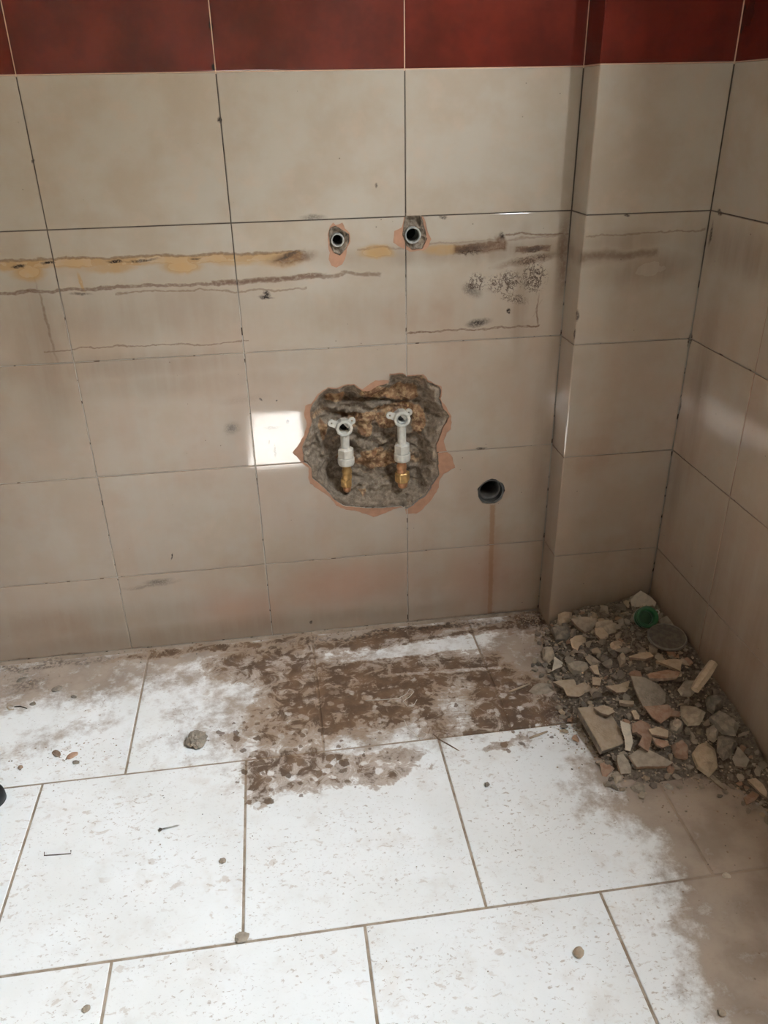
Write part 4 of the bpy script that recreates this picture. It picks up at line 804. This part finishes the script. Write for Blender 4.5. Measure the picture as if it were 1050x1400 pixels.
for cx, cy, n, sx, sy in ((731, 842, 520, .024, .016), (40, 930, 60, .06, .03), (85, 1035, 50, .05, .02), (640, 960, 60, .1, .05), (760, 985, 120, .03, .04), (990, 1190, 40, .06, .12)):
    fx, fy = floorp(cx, cy)
    for _ in range(n):
        x, y = fx+rn.gauss(0, sx), fy+rn.gauss(0, sy)
        if hmound(x, y) <= 0 and y < -.004 and x < XR-.01 and not (x > XP-.01 and y > -DP-.01): sp2.append((x, y, 0, rn.uniform(.0008, .0026)))
for _ in range(260): sp2.append((rn.uniform(-.5, XR-.05), rn.uniform(-1.15, -.2), 0, rn.uniform(.0006, .0016)))
crumbs('floor_grit', 'fine dark and tan grit scattered over white floor tiles', sp2, [M['r_dark'], M['r_grey'], M['r_side']])
# ------------------------------------------------------------------ single small things on the floor
def clod(name, px, py, r, mat, label, cat, sq=.7, seed=1, sub=3, stretch=1.0, rot=0.0):
    x, y = floorp(px, py); bm = bmesh.new(); bmesh.ops.create_icosphere(bm, subdivisions=sub, radius=1)
    for v in bm.verts:
        k = 1+.22*fbm(v.co*1.6+Vector((seed*5, 0, 0)))+.2*fbm(v.co*6+Vector((0, seed*3, 0))); v.co *= k
        v.co.x *= stretch; v.co.z = v.co.z*sq+sq*.72; v.co *= r; v.co.z = max(v.co.z, .0002)
    o = bm_obj(name, bm, M[mat]); o.location = (x, y, 0); o.rotation_euler = (0, 0, rot); tag(o, label, cat); return o
clod('mortar_lump', 270, 1016, .0195, 'r_grey', 'rough round grey mortar lump alone on white tile left of mud', 'mortar lump', .75, 1, 4)
clod('pebble', 305, 1178, .0055, 'r_grey', 'small grey pebble near the joint below the mud drops', 'pebble', .7, 2, 2)
clod('pebble', 791, 1304, .0085, 'r_tan', 'tan pebble on clean white tile between two joints', 'pebble', .6, 3, 2)
clod('pebble', 666, 1074, .0050, 'r_dark', 'small dark pebble on white tile below the mud patch', 'pebble', .8, 4, 2)
clod('pebble', 119, 1380, .0055, 'r_grey', 'small grey pebble on the white tile past the T-shaped joint', 'pebble', .7, 5, 2)
clod('pebble', 986, 1386, .0055, 'r_grey', 'small grey pebble beside the dusty strip along right wall', 'pebble', .7, 6, 2)
clod('plaster_chip', 993, 1198, .0055, 'r_cream', 'tiny pale plaster chip lying on the dust by right wall', 'plaster chip', .5, 7, 2, 1.4)
clod('plaster_chip', 78, 1031, .0065, 'r_side', 'curved brown plaster chip, the darker of a pair on left tiles', 'plaster chip', .5, 8, 2, 1.9, -.9)
clod('plaster_chip', 99, 1034, .0070, 'r_terra', 'reddish plaster chip, the lighter of a pair on left tiles', 'plaster chip', .5, 9, 2, 1.7, .6)
clod('plaster_chip', 104, 1043, .0050, 'r_dark', 'tiny dark chip beside the reddish plaster chip', 'plaster chip', .5, 10, 2, 1.5, -.4)
clod('plaster_chip', 28, 1050, .0050, 'r_side', 'small square brown chip near the floor joint', 'plaster chip', .6, 11, 2)
clod('cement_blob', 331, 1282, .0090, 'r_grey', 'flat grey cement blob on the crossing of floor joints', 'cement blob', .22, 12, 3, 1.3)
clod('dirt_clump', 78, 943, .0075, 'r_dark', 'ragged dark dirt clump on the dusty strip by back wall', 'dirt clump', .5, 13, 3, 1.5, .6)
clod('dirt_clump', 101, 953, .0040, 'r_dark', 'tiny dark dirt bit right beside the ragged clump', 'dirt clump', .5, 14, 2, 1.9, -.5)
clod('dirt_clump', 29, 919, .0055, 'r_dark', 'oval black dirt bit near foot of the back wall', 'dirt clump', .5, 15, 2, 1.4)
clod('dirt_clump', 30, 930, .0075, 'r_dark', 'loose grey dirt smear below the oval black bit', 'dirt clump', .3, 16, 3, 1.5, .4)
clod('dirt_clump', 45, 963, .0055, 'r_dark', 'flat grey dirt bit beside the twig with tan curl', 'dirt clump', .3, 17, 2, 1.3)
def wire(name, pts, r, mat, label, cat, z=None):
    P3 = []
    for i, q in enumerate(pts):
        x, y = floorp(q[0], q[1]); P3.append(Vector((x, y, (q[2] if len(q) > 2 else 0)+(r if not isinstance(r, list) else r[i]))))
    bm = bmesh.new(); tube_path(bm, P3, r, 6); o = bm_obj(name, bm, M[mat], None, True); tag(o, label, cat); return o
M['wire'] = plain('rusty_wire', lin(96, 84, 74), .5, .6)
M['fibre'] = plain('pale_fibre', lin(214, 206, 194), .7)
wire('bent_nail', [(61, 1165.5), (60.5, 1170), (78, 1169), (97, 1167.5), (97, 1163)], .0009, 'wire', 'thin staple-shaped bent wire on white floor tile', 'wire')
wire('pale_thread', [(500, 958), (522, 957), (545, 955), (556, 949), (560, 942), (566, 946), (560, 953), (551, 959), (557, 966), (566, 964), (570, 957)], .0007, 'fibre', 'curled pale thread lying on the brown mud', 'thread')
wire('pale_thread', [(553, 985), (557, 996), (566, 1002), (572, 1009), (580, 1010), (584, 1004), (577, 1001)], .0008, 'fibre', 'hooked pale thread lying at the mud edge by joint', 'thread')
wire('twig', [(20, 967), (28, 966.5), (37, 969)], [.0014, .0016, .0010], 'wire', 'short dark twig beside the tan curl', 'twig')
wire('tan_curl', [(18, 966), (13, 964), (10, 967), (13, 971), (19, 970)], [.0012, .0016, .0017, .0016, .0012], 'r_tan', 'small tan curled shaving beside the short dark twig', 'shaving')
wire('twig', [(696, 947), (710, 942), (724, 936)], [.0022, .0026, .0018], 'r_tan', 'pale splinter pointing at the heap across the mud', 'splinter')
wire('twig', [(724, 1010), (736, 1006), (748, 1001)], [.0022, .0026, .0018], 'r_tan', 'pale splinter at mud edge below the heap', 'splinter')
wire('twig', [(592, 1004), (602, 1012), (614, 1019), (628, 1027)], [.0008, .0013, .0013, .0008], 'r_side', 'brown splinter lying across the floor joint at mud edge', 'splinter')
sx, sy = floorp(219, 1136); ex, ey = floorp(246, 1129); scr = empty('screw', (sx, sy, 0)); tag(scr, 'small screw with dark head on the white floor tile', 'screw')
dv = Vector((ex-sx, ey-sy, -.0012)); q = dv.to_track_quat('Z', 'Y').to_matrix().to_4x4()
bm = bmesh.new(); lathe(bm, [(0, -.0015), (.0030, -.001), (.0034, .0005), (.0016, .0035)], Matrix.Translation((0, 0, .0034)) @ q, 14); bm_obj('screw_head', bm, M['wire'], scr)
bm = bmesh.new(); lathe(bm, [(.0014, .003), (.0014, dv.length*.85), (.0001, dv.length)], Matrix.Translation((0, 0, .0034)) @ q, 10); bm_obj('shank', bm, M['steel'], scr, True)
bx_, by_ = floorp(-13, 1095); M['rubber'] = plain('black_rubber', lin(38, 38, 38), .5, nscale=60, var=.2)
rg = empty('rubber_foot', (bx_, by_, 0)); tag(rg, 'black round rubber foot cap on the floor at a joint', 'rubber cap')
bm = bmesh.new(); lathe(bm, [(.019, .019), (.023, .021), (.0265, .018), (.028, .010), (.028, 0), (.019, 0)], Matrix.Identity(4), 36, True); bm_obj('rim', bm, M['rubber'], rg, True)
bm = bmesh.new(); lathe(bm, [(0, .015), (.0192, .015), (.0192, 0), (0, 0)], Matrix.Identity(4), 32); bm_obj('disc', bm, M['dgrey'], rg)
